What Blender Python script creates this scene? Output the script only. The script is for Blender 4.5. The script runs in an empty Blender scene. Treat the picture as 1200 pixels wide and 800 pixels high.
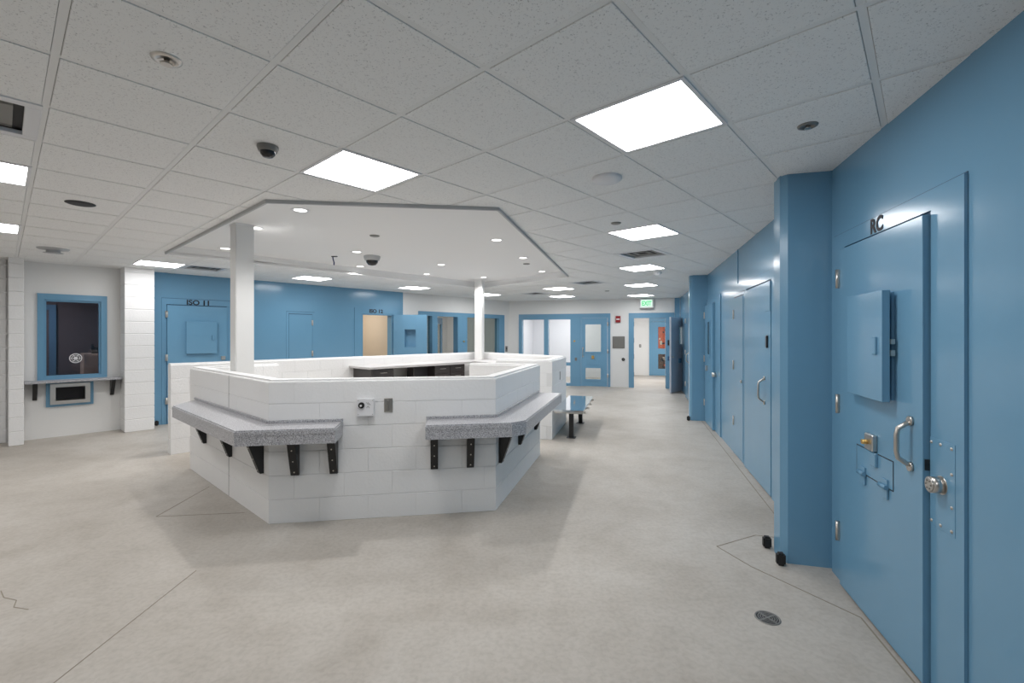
import bpy, bmesh, math, random
from mathutils import Vector, Matrix
random.seed(7)
C = bpy.context.scene.collection
scene = bpy.context.scene

# ------------------------------------------------------------------ camera, world, exposure
FPX, YH = 538.0, 393.0          # focal length and horizon row in the 1200x800 frame
HC, H = 1.597, 2.727            # camera height, ceiling height
cam_d = bpy.data.cameras.new('camera')
cam_d.sensor_width = 36.0
cam_d.lens = FPX / 1200 * 36.0
cam_d.shift_y = -(400 - YH) / 1200
cam_d.clip_start = 0.05
cam = bpy.data.objects.new('camera', cam_d)
cam.location = (0, 0, HC)
cam.rotation_euler = (math.pi / 2, 0, 0)
C.objects.link(cam)
scene.camera = cam

world = bpy.data.worlds.new('world')
scene.world = world
world.use_nodes = True
world.node_tree.nodes['Background'].inputs[0].default_value = (0.8, 0.85, 1.0, 1)
world.node_tree.nodes['Background'].inputs[1].default_value = 0.0
scene.view_settings.view_transform = 'Standard'
scene.view_settings.look = 'None'
scene.view_settings.gamma = 1.0
scene.view_settings.use_curve_mapping = False
scene.view_settings.exposure = 0.58
PANEL = 12.0                    # ceiling troffers
CAN = 38.0                      # small recessed downlights, watts

# ------------------------------------------------------------------ geometry of the place (metres, camera at the origin)
def V2(x, y): return Vector((x, y))
r = V2(math.cos(math.radians(48.04)), math.sin(math.radians(48.04)))     # ceiling grid / left wall direction
l = V2(-r.y, r.x)
u = V2(math.cos(math.radians(75)), math.sin(math.radians(75)))           # corridor direction
v = V2(u.y, -u.x)                                                        # far wall, to the right
W0 = V2(2.19, 3.13)
L0 = V2(-2.86, 12.04)
F0 = V2(2.95, 14.30)
G0 = V2(-1.8455, 1.8546); GS = 0.6125
FR = {  # wall frames: x to the viewer's right, y into the wall
    'R': (W0, math.radians(255)),
    'L': (L0, math.radians(48.04)),
    'F': (F0, math.radians(-15)),
}
def fp(fr, x, y):
    o, a = FR[fr]
    return V2(o.x + math.cos(a) * x - math.sin(a) * y, o.y + math.sin(a) * x + math.cos(a) * y)
def grid(a, b): return G0 + r * (a * GS) + l * (b * GS)
def ceil_at(px, py, d=H - HC):
    Y = FPX * d / (YH - py); return V2((px - 600) * Y / FPX, Y)
def floor_at(px, py):
    Y = FPX * HC / (py - YH); return V2((px - 600) * Y / FPX, Y)

# kiosk outline
P1 = V2(-2.06, 3.888); P2 = V2(-0.148, 4.19)
d12 = (P2 - P1).normalized(); n12 = V2(d12.y, -d12.x)
P3 = P2 + u * 2.02; R1 = P2 + u * 2.95; R2 = P2 + u * 4.43
P0 = P1 + l * 2.43; Q = P1 + l * 3.52
KF = Q + r * 5.90
n23 = V2(u.y, -u.x); nQ = V2(r.y, -r.x); n01 = -r

# ------------------------------------------------------------------ materials
def mat(name, col, rough=0.5, metal=0.0, spec=0.5, bump=0.0, bscale=60.0, var=0.0, vscale=3.0, coat=0.0):
    m = bpy.data.materials.new(name); m.use_nodes = True
    nt = m.node_tree; b = nt.nodes['Principled BSDF']
    b.inputs['Base Color'].default_value = (*col, 1)
    b.inputs['Roughness'].default_value = rough
    b.inputs['Metallic'].default_value = metal
    b.inputs['Specular IOR Level'].default_value = spec
    if coat: b.inputs['Coat Weight'].default_value = coat; b.inputs['Coat Roughness'].default_value = 0.12
    geo = nt.nodes.new('ShaderNodeNewGeometry')
    if bump:
        n = nt.nodes.new('ShaderNodeTexNoise'); n.inputs['Scale'].default_value = bscale; n.inputs['Detail'].default_value = 3
        nt.links.new(geo.outputs['Position'], n.inputs['Vector'])
        bp = nt.nodes.new('ShaderNodeBump'); bp.inputs['Strength'].default_value = bump; bp.inputs['Distance'].default_value = 0.01
        nt.links.new(n.outputs['Fac'], bp.inputs['Height']); nt.links.new(bp.outputs['Normal'], b.inputs['Normal'])
    if var:
        n = nt.nodes.new('ShaderNodeTexNoise'); n.inputs['Scale'].default_value = vscale; n.inputs['Detail'].default_value = 5
        nt.links.new(geo.outputs['Position'], n.inputs['Vector'])
        mx = nt.nodes.new('ShaderNodeMix'); mx.data_type = 'RGBA'
        mx.inputs[6].default_value = (*[c * (1 - var) for c in col], 1)
        mx.inputs[7].default_value = (*[min(1, c * (1 + var)) for c in col], 1)
        nt.links.new(n.outputs['Fac'], mx.inputs[0]); nt.links.new(mx.outputs[2], b.inputs['Base Color'])
    return m
def srgb(r_, g_, b_):
    f = lambda c: (c / 255 / 12.92) if c / 255 <= 0.04045 else ((c / 255 + 0.055) / 1.055) ** 2.4
    return (f(r_), f(g_), f(b_))
def emis(name, col, st):
    m = bpy.data.materials.new(name); m.use_nodes = True
    nt = m.node_tree; nt.nodes.clear()
    e = nt.nodes.new('ShaderNodeEmission'); o = nt.nodes.new('ShaderNodeOutputMaterial')
    e.inputs[0].default_value = (*col, 1); e.inputs[1].default_value = st
    nt.links.new(e.outputs[0], o.inputs[0]); return m
def glass(name, tint, rough=0.02):
    m = bpy.data.materials.new(name); m.use_nodes = True
    nt = m.node_tree; nt.nodes.clear()
    t = nt.nodes.new('ShaderNodeBsdfTransparent'); g = nt.nodes.new('ShaderNodeBsdfGlossy'); mx = nt.nodes.new('ShaderNodeMixShader')
    f = nt.nodes.new('ShaderNodeFresnel'); o = nt.nodes.new('ShaderNodeOutputMaterial')
    geo = nt.nodes.new('ShaderNodeNewGeometry'); ma = nt.nodes.new('ShaderNodeMath'); ma.operation = 'MULTIPLY_ADD'
    ma.inputs[1].default_value = 1 / 1.5 - 1.5; ma.inputs[2].default_value = 1.5      # the node inverts the index on back faces; undo that for thin panes
    nt.links.new(geo.outputs['Backfacing'], ma.inputs[0]); nt.links.new(ma.outputs[0], f.inputs[0])
    t.inputs[0].default_value = (*tint, 1); g.inputs['Roughness'].default_value = rough
    nt.links.new(f.outputs[0], mx.inputs[0]); nt.links.new(t.outputs[0], mx.inputs[1]); nt.links.new(g.outputs[0], mx.inputs[2])
    nt.links.new(mx.outputs[0], o.inputs[0]); return m

BLUE = srgb(112, 159, 190)
m_blue = mat('blue_semigloss_paint', BLUE, 0.17, spec=0.5, bump=0.008, bscale=12, var=0.015)
m_blue_wall = mat('blue_wall_paint', BLUE, 0.18, spec=0.5, bump=0.008, bscale=12, var=0.015)
m_grey_paint = mat('grey_door_paint', srgb(196, 201, 212), 0.35, var=0.02)
m_white = mat('white_wall_paint', (0.80, 0.80, 0.79), 0.5, bump=0.05, bscale=70)
m_block = mat('painted_block', (0.83, 0.83, 0.83), 0.42, bump=0.25, bscale=45)
m_mortar = mat('painted_mortar', (0.74, 0.74, 0.74), 0.6, bump=0.1)
m_drywall = mat('coffer_drywall', (0.86, 0.86, 0.86), 0.6)
m_trim = mat('ceiling_trim_metal', (0.48, 0.49, 0.50), 0.5)
m_tee = mat('ceiling_tee_paint', (0.85, 0.85, 0.84), 0.5)
m_black = mat('black_steel', (0.012, 0.012, 0.013), 0.4)
m_rubber = mat('black_rubber', (0.015, 0.015, 0.016), 0.6)
m_steel = mat('brushed_stainless', (0.62, 0.60, 0.57), 0.28, metal=1.0, var=0.05, vscale=20)
m_mirror = mat('polished_stainless', (0.72, 0.74, 0.76), 0.07, metal=1.0, bump=0.01, bscale=8)
m_satin = mat('satin_nickel', (0.60, 0.57, 0.53), 0.3, metal=1.0)
m_brass = mat('brass', (0.75, 0.50, 0.18), 0.3, metal=1.0)
m_cream = mat('cream_cell_paint', srgb(214, 200, 182), 0.5, var=0.02)
m_lilac = mat('white_cell_paint', (0.84, 0.84, 0.88), 0.5)
m_cab = mat('dark_laminate', srgb(52, 48, 48), 0.35, var=0.15, vscale=14)
m_worktop = mat('pale_worktop_laminate', srgb(182, 180, 180), 0.4)
m_plate = mat('white_plastic', (0.80, 0.80, 0.82), 0.35)
m_grey = mat('mid_grey_metal', srgb(130, 128, 124), 0.4, metal=0.4)
m_dark = mat('dark_recess', (0.03, 0.03, 0.035), 0.6)
m_red = mat('red_enamel', srgb(150, 30, 36), 0.35)
m_lens = mat('dark_lens', (0.02, 0.02, 0.022), 0.1)
m_text = mat('black_lettering', (0.012, 0.014, 0.02), 0.5)
m_orange = mat('orange_panel', srgb(205, 92, 52), 0.5, var=0.25, vscale=9)
m_brown = mat('brown_board', srgb(92, 66, 52), 0.5, var=0.2)
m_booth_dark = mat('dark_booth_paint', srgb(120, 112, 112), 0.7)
m_panel = emis('lit_diffuser', (1.0, 0.99, 0.985), PANEL)
m_can = emis('lit_downlight_lens', (1.0, 0.97, 0.93), 3.0)
m_cell_lamp = emis('lit_cell_diffuser', (1.0, 0.97, 0.95), 17)
m_hall_lamp = emis('lit_hall_diffuser', (1.0, 0.98, 0.96), 50)
m_cell_warm = emis('lit_warm_cell_diffuser', (1.0, 0.93, 0.84), 24)
m_room_lamp = emis('lit_dim_diffuser', (1.0, 0.97, 0.92), 14.0)
m_booth_fill = emis('booth_fill_diffuser', (1.0, 0.95, 0.95), 24.0)
m_booth_lamp = emis('lit_booth_screen', (0.75, 0.75, 1.0), 0.5)
m_exit_face = emis('lit_exit_face', (0.62, 0.95, 0.72), 0.85)
m_exit_green = emis('lit_exit_letters', (0.10, 0.62, 0.25), 0.8)
m_clear = glass('clear_glass', (0.93, 0.95, 0.95))
m_tint = glass('grey_glass', (0.76, 0.79, 0.77))
m_darkglass = glass('dark_booth_glass', (0.66, 0.65, 0.70))

def concrete():
    m = bpy.data.materials.new('sealed_concrete'); m.use_nodes = True
    nt = m.node_tree; b = nt.nodes['Principled BSDF']
    geo = nt.nodes.new('ShaderNodeNewGeometry')
    def noise(s, d, dist=0.0):
        n = nt.nodes.new('ShaderNodeTexNoise'); n.inputs['Scale'].default_value = s; n.inputs['Detail'].default_value = d
        n.inputs['Distortion'].default_value = dist
        nt.links.new(geo.outputs['Position'], n.inputs['Vector']); return n
    a = noise(0.9, 6, 0.6); c = noise(5.5, 7, 0.3); f = noise(34, 6, 0.4)
    rp = nt.nodes.new('ShaderNodeValToRGB')
    rp.color_ramp.elements[0].position = 0.30; rp.color_ramp.elements[0].color = (*srgb(172, 165, 156), 1)
    rp.color_ramp.elements[1].position = 0.72; rp.color_ramp.elements[1].color = (*srgb(194, 189, 182), 1)
    e = rp.color_ramp.elements.new(0.5); e.color = (*srgb(184, 178, 170), 1)
    nt.links.new(a.outputs['Fac'], rp.inputs[0])
    rp2 = nt.nodes.new('ShaderNodeValToRGB')
    rp2.color_ramp.elements[0].position = 0.30; rp2.color_ramp.elements[0].color = (0.86, 0.845, 0.83, 1)
    rp2.color_ramp.elements[1].position = 0.55; rp2.color_ramp.elements[1].color = (1, 1, 1, 1)
    nt.links.new(c.outputs['Fac'], rp2.inputs[0])
    mx = nt.nodes.new('ShaderNodeMix'); mx.data_type = 'RGBA'; mx.blend_type = 'MULTIPLY'; mx.inputs[0].default_value = 0.55
    nt.links.new(rp.outputs[0], mx.inputs[6]); nt.links.new(rp2.outputs[0], mx.inputs[7])
    rp3 = nt.nodes.new('ShaderNodeValToRGB')
    rp3.color_ramp.elements[0].position = 0.30; rp3.color_ramp.elements[0].color = (0.80, 0.79, 0.78, 1)
    rp3.color_ramp.elements[1].position = 0.6; rp3.color_ramp.elements[1].color = (1, 1, 1, 1)
    nt.links.new(f.outputs['Fac'], rp3.inputs[0])
    mx2 = nt.nodes.new('ShaderNodeMix'); mx2.data_type = 'RGBA'; mx2.blend_type = 'MULTIPLY'; mx2.inputs[0].default_value = 0.6
    nt.links.new(mx.outputs[2], mx2.inputs[6]); nt.links.new(rp3.outputs[0], mx2.inputs[7])
    nt.links.new(mx2.outputs[2], b.inputs['Base Color'])
    b.inputs['Roughness'].default_value = 0.5; b.inputs['Specular IOR Level'].default_value = 0.35
    bp = nt.nodes.new('ShaderNodeBump'); bp.inputs['Strength'].default_value = 0.08; bp.inputs['Distance'].default_value = 0.01
    nt.links.new(c.outputs['Fac'], bp.inputs['Height']); nt.links.new(bp.outputs['Normal'], b.inputs['Normal'])
    return m
m_shadow_line = mat('painted_shadow_line', srgb(48, 82, 108), 0.6)
m_floor = concrete()
m_joint = mat('joint_sealant', srgb(140, 132, 118), 0.8)
m_kerb = mat('kerb_concrete', srgb(176, 166, 152), 0.7, bump=0.2, bscale=30, var=0.12, vscale=8)

def speckle(name, base, dark, scale, lo, hi, rough):
    m = bpy.data.materials.new(name); m.use_nodes = True
    nt = m.node_tree; b = nt.nodes['Principled BSDF']; b.inputs['Roughness'].default_value = rough
    geo = nt.nodes.new('ShaderNodeNewGeometry')
    n = nt.nodes.new('ShaderNodeTexNoise'); n.inputs['Scale'].default_value = scale; n.inputs['Detail'].default_value = 2; n.inputs['Roughness'].default_value = 0.7
    nt.links.new(geo.outputs['Position'], n.inputs['Vector'])
    rp = nt.nodes.new('ShaderNodeValToRGB')
    rp.color_ramp.elements[0].position = lo; rp.color_ramp.elements[0].color = (*dark, 1)
    rp.color_ramp.elements[1].position = hi; rp.color_ramp.elements[1].color = (*base, 1)
    nt.links.new(n.outputs['Fac'], rp.inputs[0]); nt.links.new(rp.outputs[0], b.inputs['Base Color'])
    return m
m_tile = speckle('mineral_tile', (0.92, 0.92, 0.91), (0.52, 0.52, 0.52), 130, 0.32, 0.40, 0.9)
m_granite = speckle('grey_solid_surface', srgb(206, 206, 210), srgb(120, 120, 125), 130, 0.36, 0.62, 0.32)

# ------------------------------------------------------------------ mesh builder
class M:
    def __init__(s): s.bm = bmesh.new()
    def _bev(s, verts, bev, seg=1):
        if bev:
            es = {e for vv in verts for e in vv.link_edges}
            bmesh.ops.bevel(s.bm, geom=list(es), offset=bev, segments=seg, affect='EDGES', clamp_overlap=True)
    def box(s, x0, x1, y0, y1, z0, z1, bev=0, seg=1):
        return s.prism([(x0, y0), (x1, y0), (x1, y1), (x0, y1)], z0, z1, bev, seg)
    def prism(s, pts, z0, z1, bev=0, seg=1):
        a = 0
        for i in range(len(pts)):
            p, q = pts[i], pts[(i + 1) % len(pts)]; a += p[0] * q[1] - q[0] * p[1]
        if a < 0: pts = list(reversed(pts))
        lo = [s.bm.verts.new((p[0], p[1], z0)) for p in pts]; hi = [s.bm.verts.new((p[0], p[1], z1)) for p in pts]
        n = len(pts)
        s.bm.faces.new(list(reversed(lo))); s.bm.faces.new(hi)
        for i in range(n): s.bm.faces.new((lo[i], lo[(i + 1) % n], hi[(i + 1) % n], hi[i]))
        s._bev(lo + hi, bev, seg); return s
    def sprism(s, pts, x0, x1, bev=0):          # profile in (y,z), extruded along x
        a = 0
        for i in range(len(pts)):
            p, q = pts[i], pts[(i + 1) % len(pts)]; a += p[0] * q[1] - q[0] * p[1]
        if a < 0: pts = list(reversed(pts))
        lo = [s.bm.verts.new((x0, p[0], p[1])) for p in pts]; hi = [s.bm.verts.new((x1, p[0], p[1])) for p in pts]
        n = len(pts)
        s.bm.faces.new(list(reversed(lo))); s.bm.faces.new(hi)
        for i in range(n): s.bm.faces.new((lo[i], lo[(i + 1) % n], hi[(i + 1) % n], hi[i]))
        s._bev(lo + hi, bev); return s
    def poly(s, pts, z, up=True):
        a = 0
        for i in range(len(pts)):
            p, q = pts[i], pts[(i + 1) % len(pts)]; a += p[0] * q[1] - q[0] * p[1]
        if (a < 0) == up: pts = list(reversed(pts))
        s.bm.faces.new([s.bm.verts.new((p[0], p[1], z)) for p in pts]); return s
    def cyl(s, p0, p1, r0, n=16, r1=None):
        p0, p1 = Vector(p0), Vector(p1); r1 = r0 if r1 is None else r1
        d = (p1 - p0).normalized(); a = Vector((0, 0, 1)) if abs(d.z) < 0.9 else Vector((1, 0, 0))
        e1 = d.cross(a).normalized(); e2 = d.cross(e1)
        A, B = [], []
        for i in range(n):
            t = 2 * math.pi * i / n; o = e1 * math.cos(t) + e2 * math.sin(t)
            A.append(s.bm.verts.new(p0 + o * r0)); B.append(s.bm.verts.new(p1 + o * r1))
        s.bm.faces.new(A); s.bm.faces.new(list(reversed(B)))
        for i in range(n):
            f = s.bm.faces.new((A[(i + 1) % n], A[i], B[i], B[(i + 1) % n])); f.smooth = True
        return s
    def lathe(s, prof, c=(0, 0, 0), n=24):      # profile (radius, z) about z
        rings = []
        for (rr, z) in prof:
            if rr < 1e-6: rings.append([s.bm.verts.new((c[0], c[1], c[2] + z))])
            else: rings.append([s.bm.verts.new((c[0] + rr * math.cos(2 * math.pi * i / n), c[1] + rr * math.sin(2 * math.pi * i / n), c[2] + z)) for i in range(n)])
        for a, b in zip(rings[:-1], rings[1:]):
            for i in range(n):
                j = (i + 1) % n
                if len(a) == 1 and len(b) == 1: continue
                if len(a) == 1: f = s.bm.faces.new((a[0], b[j], b[i]))
                elif len(b) == 1: f = s.bm.faces.new((a[i], a[j], b[0]))
                else: f = s.bm.faces.new((a[i], a[j], b[j], b[i]))
                f.smooth = True
        return s
    def tube(s, pts, rad, n=10):
        pts = [Vector(p) for p in pts]; rings = []
        for i, p in enumerate(pts):
            d = (pts[min(i + 1, len(pts) - 1)] - pts[max(i - 1, 0)]).normalized()
            a = Vector((0, 0, 1)) if abs(d.z) < 0.95 else Vector((1, 0, 0))
            if i == 0: e1 = d.cross(a).normalized()
            else: e1 = (e1 - d * e1.dot(d)).normalized()
            e2 = d.cross(e1)
            rings.append([s.bm.verts.new(p + (e1 * math.cos(2 * math.pi * k / n) + e2 * math.sin(2 * math.pi * k / n)) * rad) for k in range(n)])
        for a, b in zip(rings[:-1], rings[1:]):
            for k in range(n):
                f = s.bm.faces.new((a[k], a[(k + 1) % n], b[(k + 1) % n], b[k])); f.smooth = True
        s.bm.faces.new(list(reversed(rings[0]))); s.bm.faces.new(rings[-1]); return s
    def holes(s, x0, x1, y0, y1, z0, z1, hs):   # box in x,z with rectangular openings
        xs = sorted({x0, x1, *[h[0] for h in hs], *[h[1] for h in hs]}); zs = sorted({z0, z1, *[h[2] for h in hs], *[h[3] for h in hs]})
        xs = [x for x in xs if x0 <= x <= x1]; zs = [z for z in zs if z0 <= z <= z1]
        for a, b in zip(xs[:-1], xs[1:]):
            run = None
            for c, d in zip(zs[:-1], zs[1:]):
                mx, mz = (a + b) / 2, (c + d) / 2
                inside = any(h[0] < mx < h[1] and h[2] < mz < h[3] for h in hs)
                if inside:
                    if run: s.box(a, b, y0, y1, run[0], run[1]); run = None
                else: run = (run[0], d) if run else (c, d)
            if run: s.box(a, b, y0, y1, run[0], run[1])
        return s
    def mesh(s, name):
        me = bpy.data.meshes.new(name)
        bmesh.ops.recalc_face_normals(s.bm, faces=s.bm.faces[:])
        s.bm.to_mesh(me); s.bm.free(); return me
    def build(s, name, m, parent=None, label=None):
        me = s.mesh(name); me.materials.append(m)
        return link(name, me, parent, label)
def link(name, me, parent=None, label=None):
    o = bpy.data.objects.new(name, me); C.objects.link(o)
    if parent: o.parent = parent
    if label: o['label'] = label
    return o
def tag(o, label, cat, group=None, kind=None):
    o['label'] = label; o['category'] = cat
    if group: o['group'] = group
    if kind: o['kind'] = kind
    return o
def thing(name, label, cat, loc=(0, 0, 0), rz=0.0, group=None, kind=None):
    o = bpy.data.objects.new(name, None); o.empty_display_size = 0.1; C.objects.link(o)
    o.location = (loc[0], loc[1], loc[2] if len(loc) > 2 else 0); o.rotation_euler = (0, 0, rz)
    return tag(o, label, cat, group, kind)
def on_wall(name, fr, x, label, cat, z=0.0, y=0.0, group=None, kind=None):
    p = fp(fr, x, y); return thing(name, label, cat, (p.x, p.y, z), FR[fr][1], group, kind)
def dup(root, loc, rz, label):
    q = root.copy(); C.objects.link(q); q.location = loc; q.rotation_euler = (0, 0, rz); q['label'] = label
    for ch in list(root.children):
        c = ch.copy(); C.objects.link(c); c.parent = q
        for g in list(ch.children):
            d = g.copy(); C.objects.link(d); d.parent = c
    return q
def text_mesh(name, body, size, m, parent, x, y, z, extrude=0.001, align='CENTER', sx=1.0):
    cu = bpy.data.curves.new(name, 'FONT'); cu.body = body; cu.size = size; cu.extrude = extrude; cu.align_x = align; cu.offset = size * 0.034
    to = bpy.data.objects.new(name + '_curve', cu); C.objects.link(to)
    dg = bpy.context.evaluated_depsgraph_get(); dg.update()
    me = bpy.data.meshes.new_from_object(to.evaluated_get(dg)); me.name = name
    bpy.data.objects.remove(to); bpy.data.curves.remove(cu)
    me.transform(Matrix.Translation((x, y, z)) @ Matrix.Rotation(math.pi / 2, 4, 'X') @ Matrix.Diagonal((sx, 1, 1, 1)))
    me.materials.clear(); me.materials.append(m)
    return link(name, me, parent)

# ================================================================== THE SETTING
# floor
fl = M(); fl.poly([(-18, -10), (12, -10), (12, 24), (-18, 24)], 0.0)
floor = tag(fl.build('floor', m_floor), 'pale grey-beige sealed concrete floor with stains and saw cuts', 'floor', kind='structure')
def joint(pts, w=0.008, m=m_joint, name='control_joint'):
    b = M()
    for a, c in zip(pts[:-1], pts[1:]):
        a, c = V2(*a), V2(*c); d = (c - a).normalized(); n = V2(-d.y, d.x) * w / 2
        b.prism([a + n, a - n, c - n, c + n], -0.001, 0.0012)
    return b.build(name, m, floor)
joint([(1.552, 3.479), (1.95, 3.675)]); joint([(1.552, 3.479), (1.653, 3.176), (1.976, 2.60), (1.852, 2.111), (1.60, 1.17)])
joint([fp('R', -0.45, -0.10), fp('R', -5.62, -0.10)]); joint([(1.95, 3.675), fp('R', -0.45, -0.10)])
joint([(-3.20, 4.854), (-3.14, 4.05)]); joint([(-3.14, 4.05), (-2.41, 4.14)]); joint([(-2.148, 3.124), (-2.107, 2.111), (-2.07, 1.2)], 0.005)
joint([(-3.20, 2.874), (-3.1, 2.80), (-2.99, 2.77), (-2.93, 2.70), (-2.82, 2.677)], 0.005, name='floor_crack')

# right wall (blue, along the cell doors)
b = M(); b.box(-10.985, 9.5, 0, 0.2, 0, H + 0.3)
w = b.build('wall_right', m_blue_wall); w.location = (W0.x, W0.y, 0); w.rotation_euler = (0, 0, FR['R'][1])
tag(w, 'long glossy blue wall running past the cell doors on the right', 'wall', kind='structure')
def pillar(x, name, label):
    o = on_wall(name, 'R', x, label, 'pillar', kind='structure')
    bb = M(); bb.prism([(-0.11, 0), (-0.11, -0.27), (-0.07, -0.31), (0.07, -0.31), (0.11, -0.27), (0.11, 0)], 0, H + 0.02)
    bb.build('shaft', m_blue_wall, o); return o
pillar(-0.13, 'wall_pillar_1', 'blue wall fin beside the nearest cell door')
pillar(-5.74, 'wall_pillar_2', 'blue wall fin farther down the corridor')
# seam of the wall panels above the chase door
b = M(); b.box(-3.0 - 0.004, -3.0 + 0.012, -0.008, 0.01, 2.28, H)
s = b.build('panel_seam', m_blue, w)

# left wall: blue part with the isolation doors, white part with the interview room glazing, white booth part
def lwall(name, x0, x1, m, holes, label, th=0.2):
    bb = M(); bb.holes(x0, x1, 0, th, 0, H + 0.3, holes)
    o = bb.build(name, m); o.location = (L0.x, L0.y, 0); o.rotation_euler = (0, 0, FR['L'][1])
    return tag(o, label, 'wall', kind='structure')
lwall('wall_left_blue', -5.50, 0.0, m_blue_wall, [(-1.18, -0.317, -1, 2.13)], 'glossy blue wall holding the isolation cell doors on the left')
lwall('wall_left_white', 0.0, 4.14, m_white, [(0.514, 3.86, -1, 2.24)], 'white wall around the blue interview room glazing')
BX0, BX1 = -6.673, -5.861   # booth window
lwall('wall_booth', -7.0, -5.50, m_white, [(BX0 + 0.02, BX1 - 0.02, 0.93, 2.23), (-6.52, -6.09, 0.55, 0.83)], 'recessed white wall around the booth window')
# block work: pilasters and the wall left of them
def block_box(fr, x0, x1, y0, y1, name, label, cuts=1):
    o = on_wall(name, fr, 0, label, 'wall', kind='structure')
    core = M(); core.box(x0 + 0.006, x1 - 0.006, y0 + 0.006, y1, 0, H + 0.02); core.build('core', m_mortar, o)
    n = int(H / 0.2032) + 1
    for k in range(n):
        z0 = k * 0.2032; z1 = min(z0 + 0.2032, H + 0.02)
        if z1 - z0 < 0.03: continue
        if cuts == 1: segs = [(x0, x1)]
        else:
            off = 0.2032 if k % 2 else 0.0; xs = [x0] + [x0 + off + 0.4064 * i for i in range(0, 9) if x0 + 0.05 < x0 + off + 0.4064 * i < x1 - 0.05] + [x1]
            segs = list(zip(xs[:-1], xs[1:]))
        for a, c in segs:
            bb = M(); bb.box(a + (0.002 if a > x0 else 0), c - (0.002 if c < x1 else 0), y0, y1 - 0.001, z0 + 0.002, z1 - 0.002, 0.006)
            bb.build('block', m_block, o)
    return o
block_box('L', -6.975, -6.82, -0.38, -0.0, 'wall_pilaster_1', 'narrow white block pilaster left of the booth window')
block_box('L', -5.69, -5.295, -0.41, -0.0, 'wall_pilaster_2', 'white block pilaster between the booth window and the blue wall')
block_box('L', -8.9, -6.97, 0.0, 0.2, 'wall_booth_side', 'white block wall at the left edge of the view', 2)

# far wall
b = M(); b.holes(-3.152, 2.154, 0, 0.2, 0, H + 0.3, [(-2.79, 0.078, -1, 2.255), (0.695, 1.96, -1, 2.255)])
w = b.build('wall_far', m_white); w.location = (F0.x, F0.y, 0); w.rotation_euler = (0, 0, FR['F'][1])
tag(w, 'white far wall with the glazed cell front, exit sign and open doorway', 'wall', kind='structure')
b = M(); b.box(2.0, 2.15, -0.012, -0.001, 0, H - 0.005)
o = b.build('trim_1', m_blue_wall); o.location = (F0.x, F0.y, 0); o.rotation_euler = (0, 0, FR['F'][1])
tag(o, 'narrow blue painted strip in the far right corner', 'trim', kind='structure')
# back wall and left closure behind the camera
A = W0 - u * 9.5
tcor = (fp('L', 0, 0) - A).dot(l)
b = M(); b.prism([A + r * 0, A - r * 0.2, A - r * 0.2 + l * (tcor + 0.2), A + l * (tcor + 0.2)], 0, H + 0.3)
tag(b.build('wall_back', m_white), 'white wall behind the camera', 'wall', kind='structure')
xb = (A + l * tcor - L0).dot(r)
lwall('wall_left_near', xb - 0.2, -8.9, m_white, [], 'white wall outside the view on the left')

# ------------------------------------------------------------------ ceiling
CO = [V2(-2.04, 3.83), V2(-0.13, 4.06), V2(1.05, 8.68), V2(-0.73, 10.7), V2(-4.68, 6.22)]     # coffer outline
ROOM = [A, fp('R', -10.985, 0), fp('L', 4.136, 0), A + l * tcor]
ceiling = thing('ceiling', 'suspended ceiling of speckled white square tiles in a metal grid', 'ceiling', kind='structure')
CZ = 0.10
def side(p, a, c): return (c.x - a.x) * (p.y - a.y) - (c.y - a.y) * (p.x - a.x)
def clip(poly, a, c, keep_left):
    out = []
    n = len(poly)
    for i in range(n):
        p, q = poly[i], poly[(i + 1) % n]
        sp, sq = side(p, a, c), side(q, a, c)
        if not keep_left: sp, sq = -sp, -sq
        if sp >= 0: out.append(p)
        if (sp > 0 and sq < 0) or (sp < 0 and sq > 0):
            t = sp / (sp - sq); out.append(p.lerp(q, t))
    return out
def area(p): return abs(sum(p[i].x * p[(i + 1) % len(p)].y - p[(i + 1) % len(p)].x * p[i].y for i in range(len(p)))) / 2 if len(p) > 2 else 0
def minus_coffer(poly):
    pieces, rest = [], poly
    for i in range(5):
        a, c = CO[i], CO[(i + 1) % 5]
        o = clip(rest, a, c, False)
        if area(o) > 2e-4: pieces.append(o)
        rest = clip(rest, a, c, True)
        if area(rest) < 1e-5: return pieces, False
    return pieces, True
def in_room(poly):
    q = poly
    for i in range(4): q = clip(q, ROOM[i], ROOM[(i + 1) % 4], True); 
    return q if area(q) > 1e-4 else None
LIGHTS = {  # tile index -> label
    (3, -3): 'large lit square ceiling panel nearest the camera, toward the blue cell door',
    (2, 0): 'lit square ceiling panel directly above the near edge of the ceiling recess',
    (7, -1): 'lit square ceiling panel midway along the corridor, second in its row',
    (11, 1): 'lit square ceiling panel third along the corridor row, just past the air vent',
    (15, 3): 'lit square ceiling panel fourth along the corridor row',
    (19, 5): 'lit square ceiling panel last in the corridor row, beside the exit sign',
    (-1, 3): 'lit ceiling panel cut by the left edge of the view, nearer of two',
    (-1, 7): 'lit ceiling panel cut by the left edge of the view, farther of two',
    (2, 10): 'lit ceiling panel above the white pilaster beside the blue wall',
    (6, 10): 'lit ceiling panel in front of the blue wall, left of the two smaller ones',
    (10, 10): 'lit ceiling panel before the corner where the blue wall turns white',
    (14, 10): 'lit ceiling panel partly hidden behind the far white column',
    (14, 6): 'nearer of two lit ceiling panels before the glazed far cell front',
    (17, 8): 'farther of two lit ceiling panels before the glazed far cell front',
    (-5, 3): 'lit square ceiling panel far out of the view on the left',
    (-5, 7): 'lit square ceiling panel out of the view beyond the left edge',
    (-5, -1): 'lit square ceiling panel out of the view behind the camera on the left',
    (-1, -5): 'lit square ceiling panel straight above the camera, out of the view',
}
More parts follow.
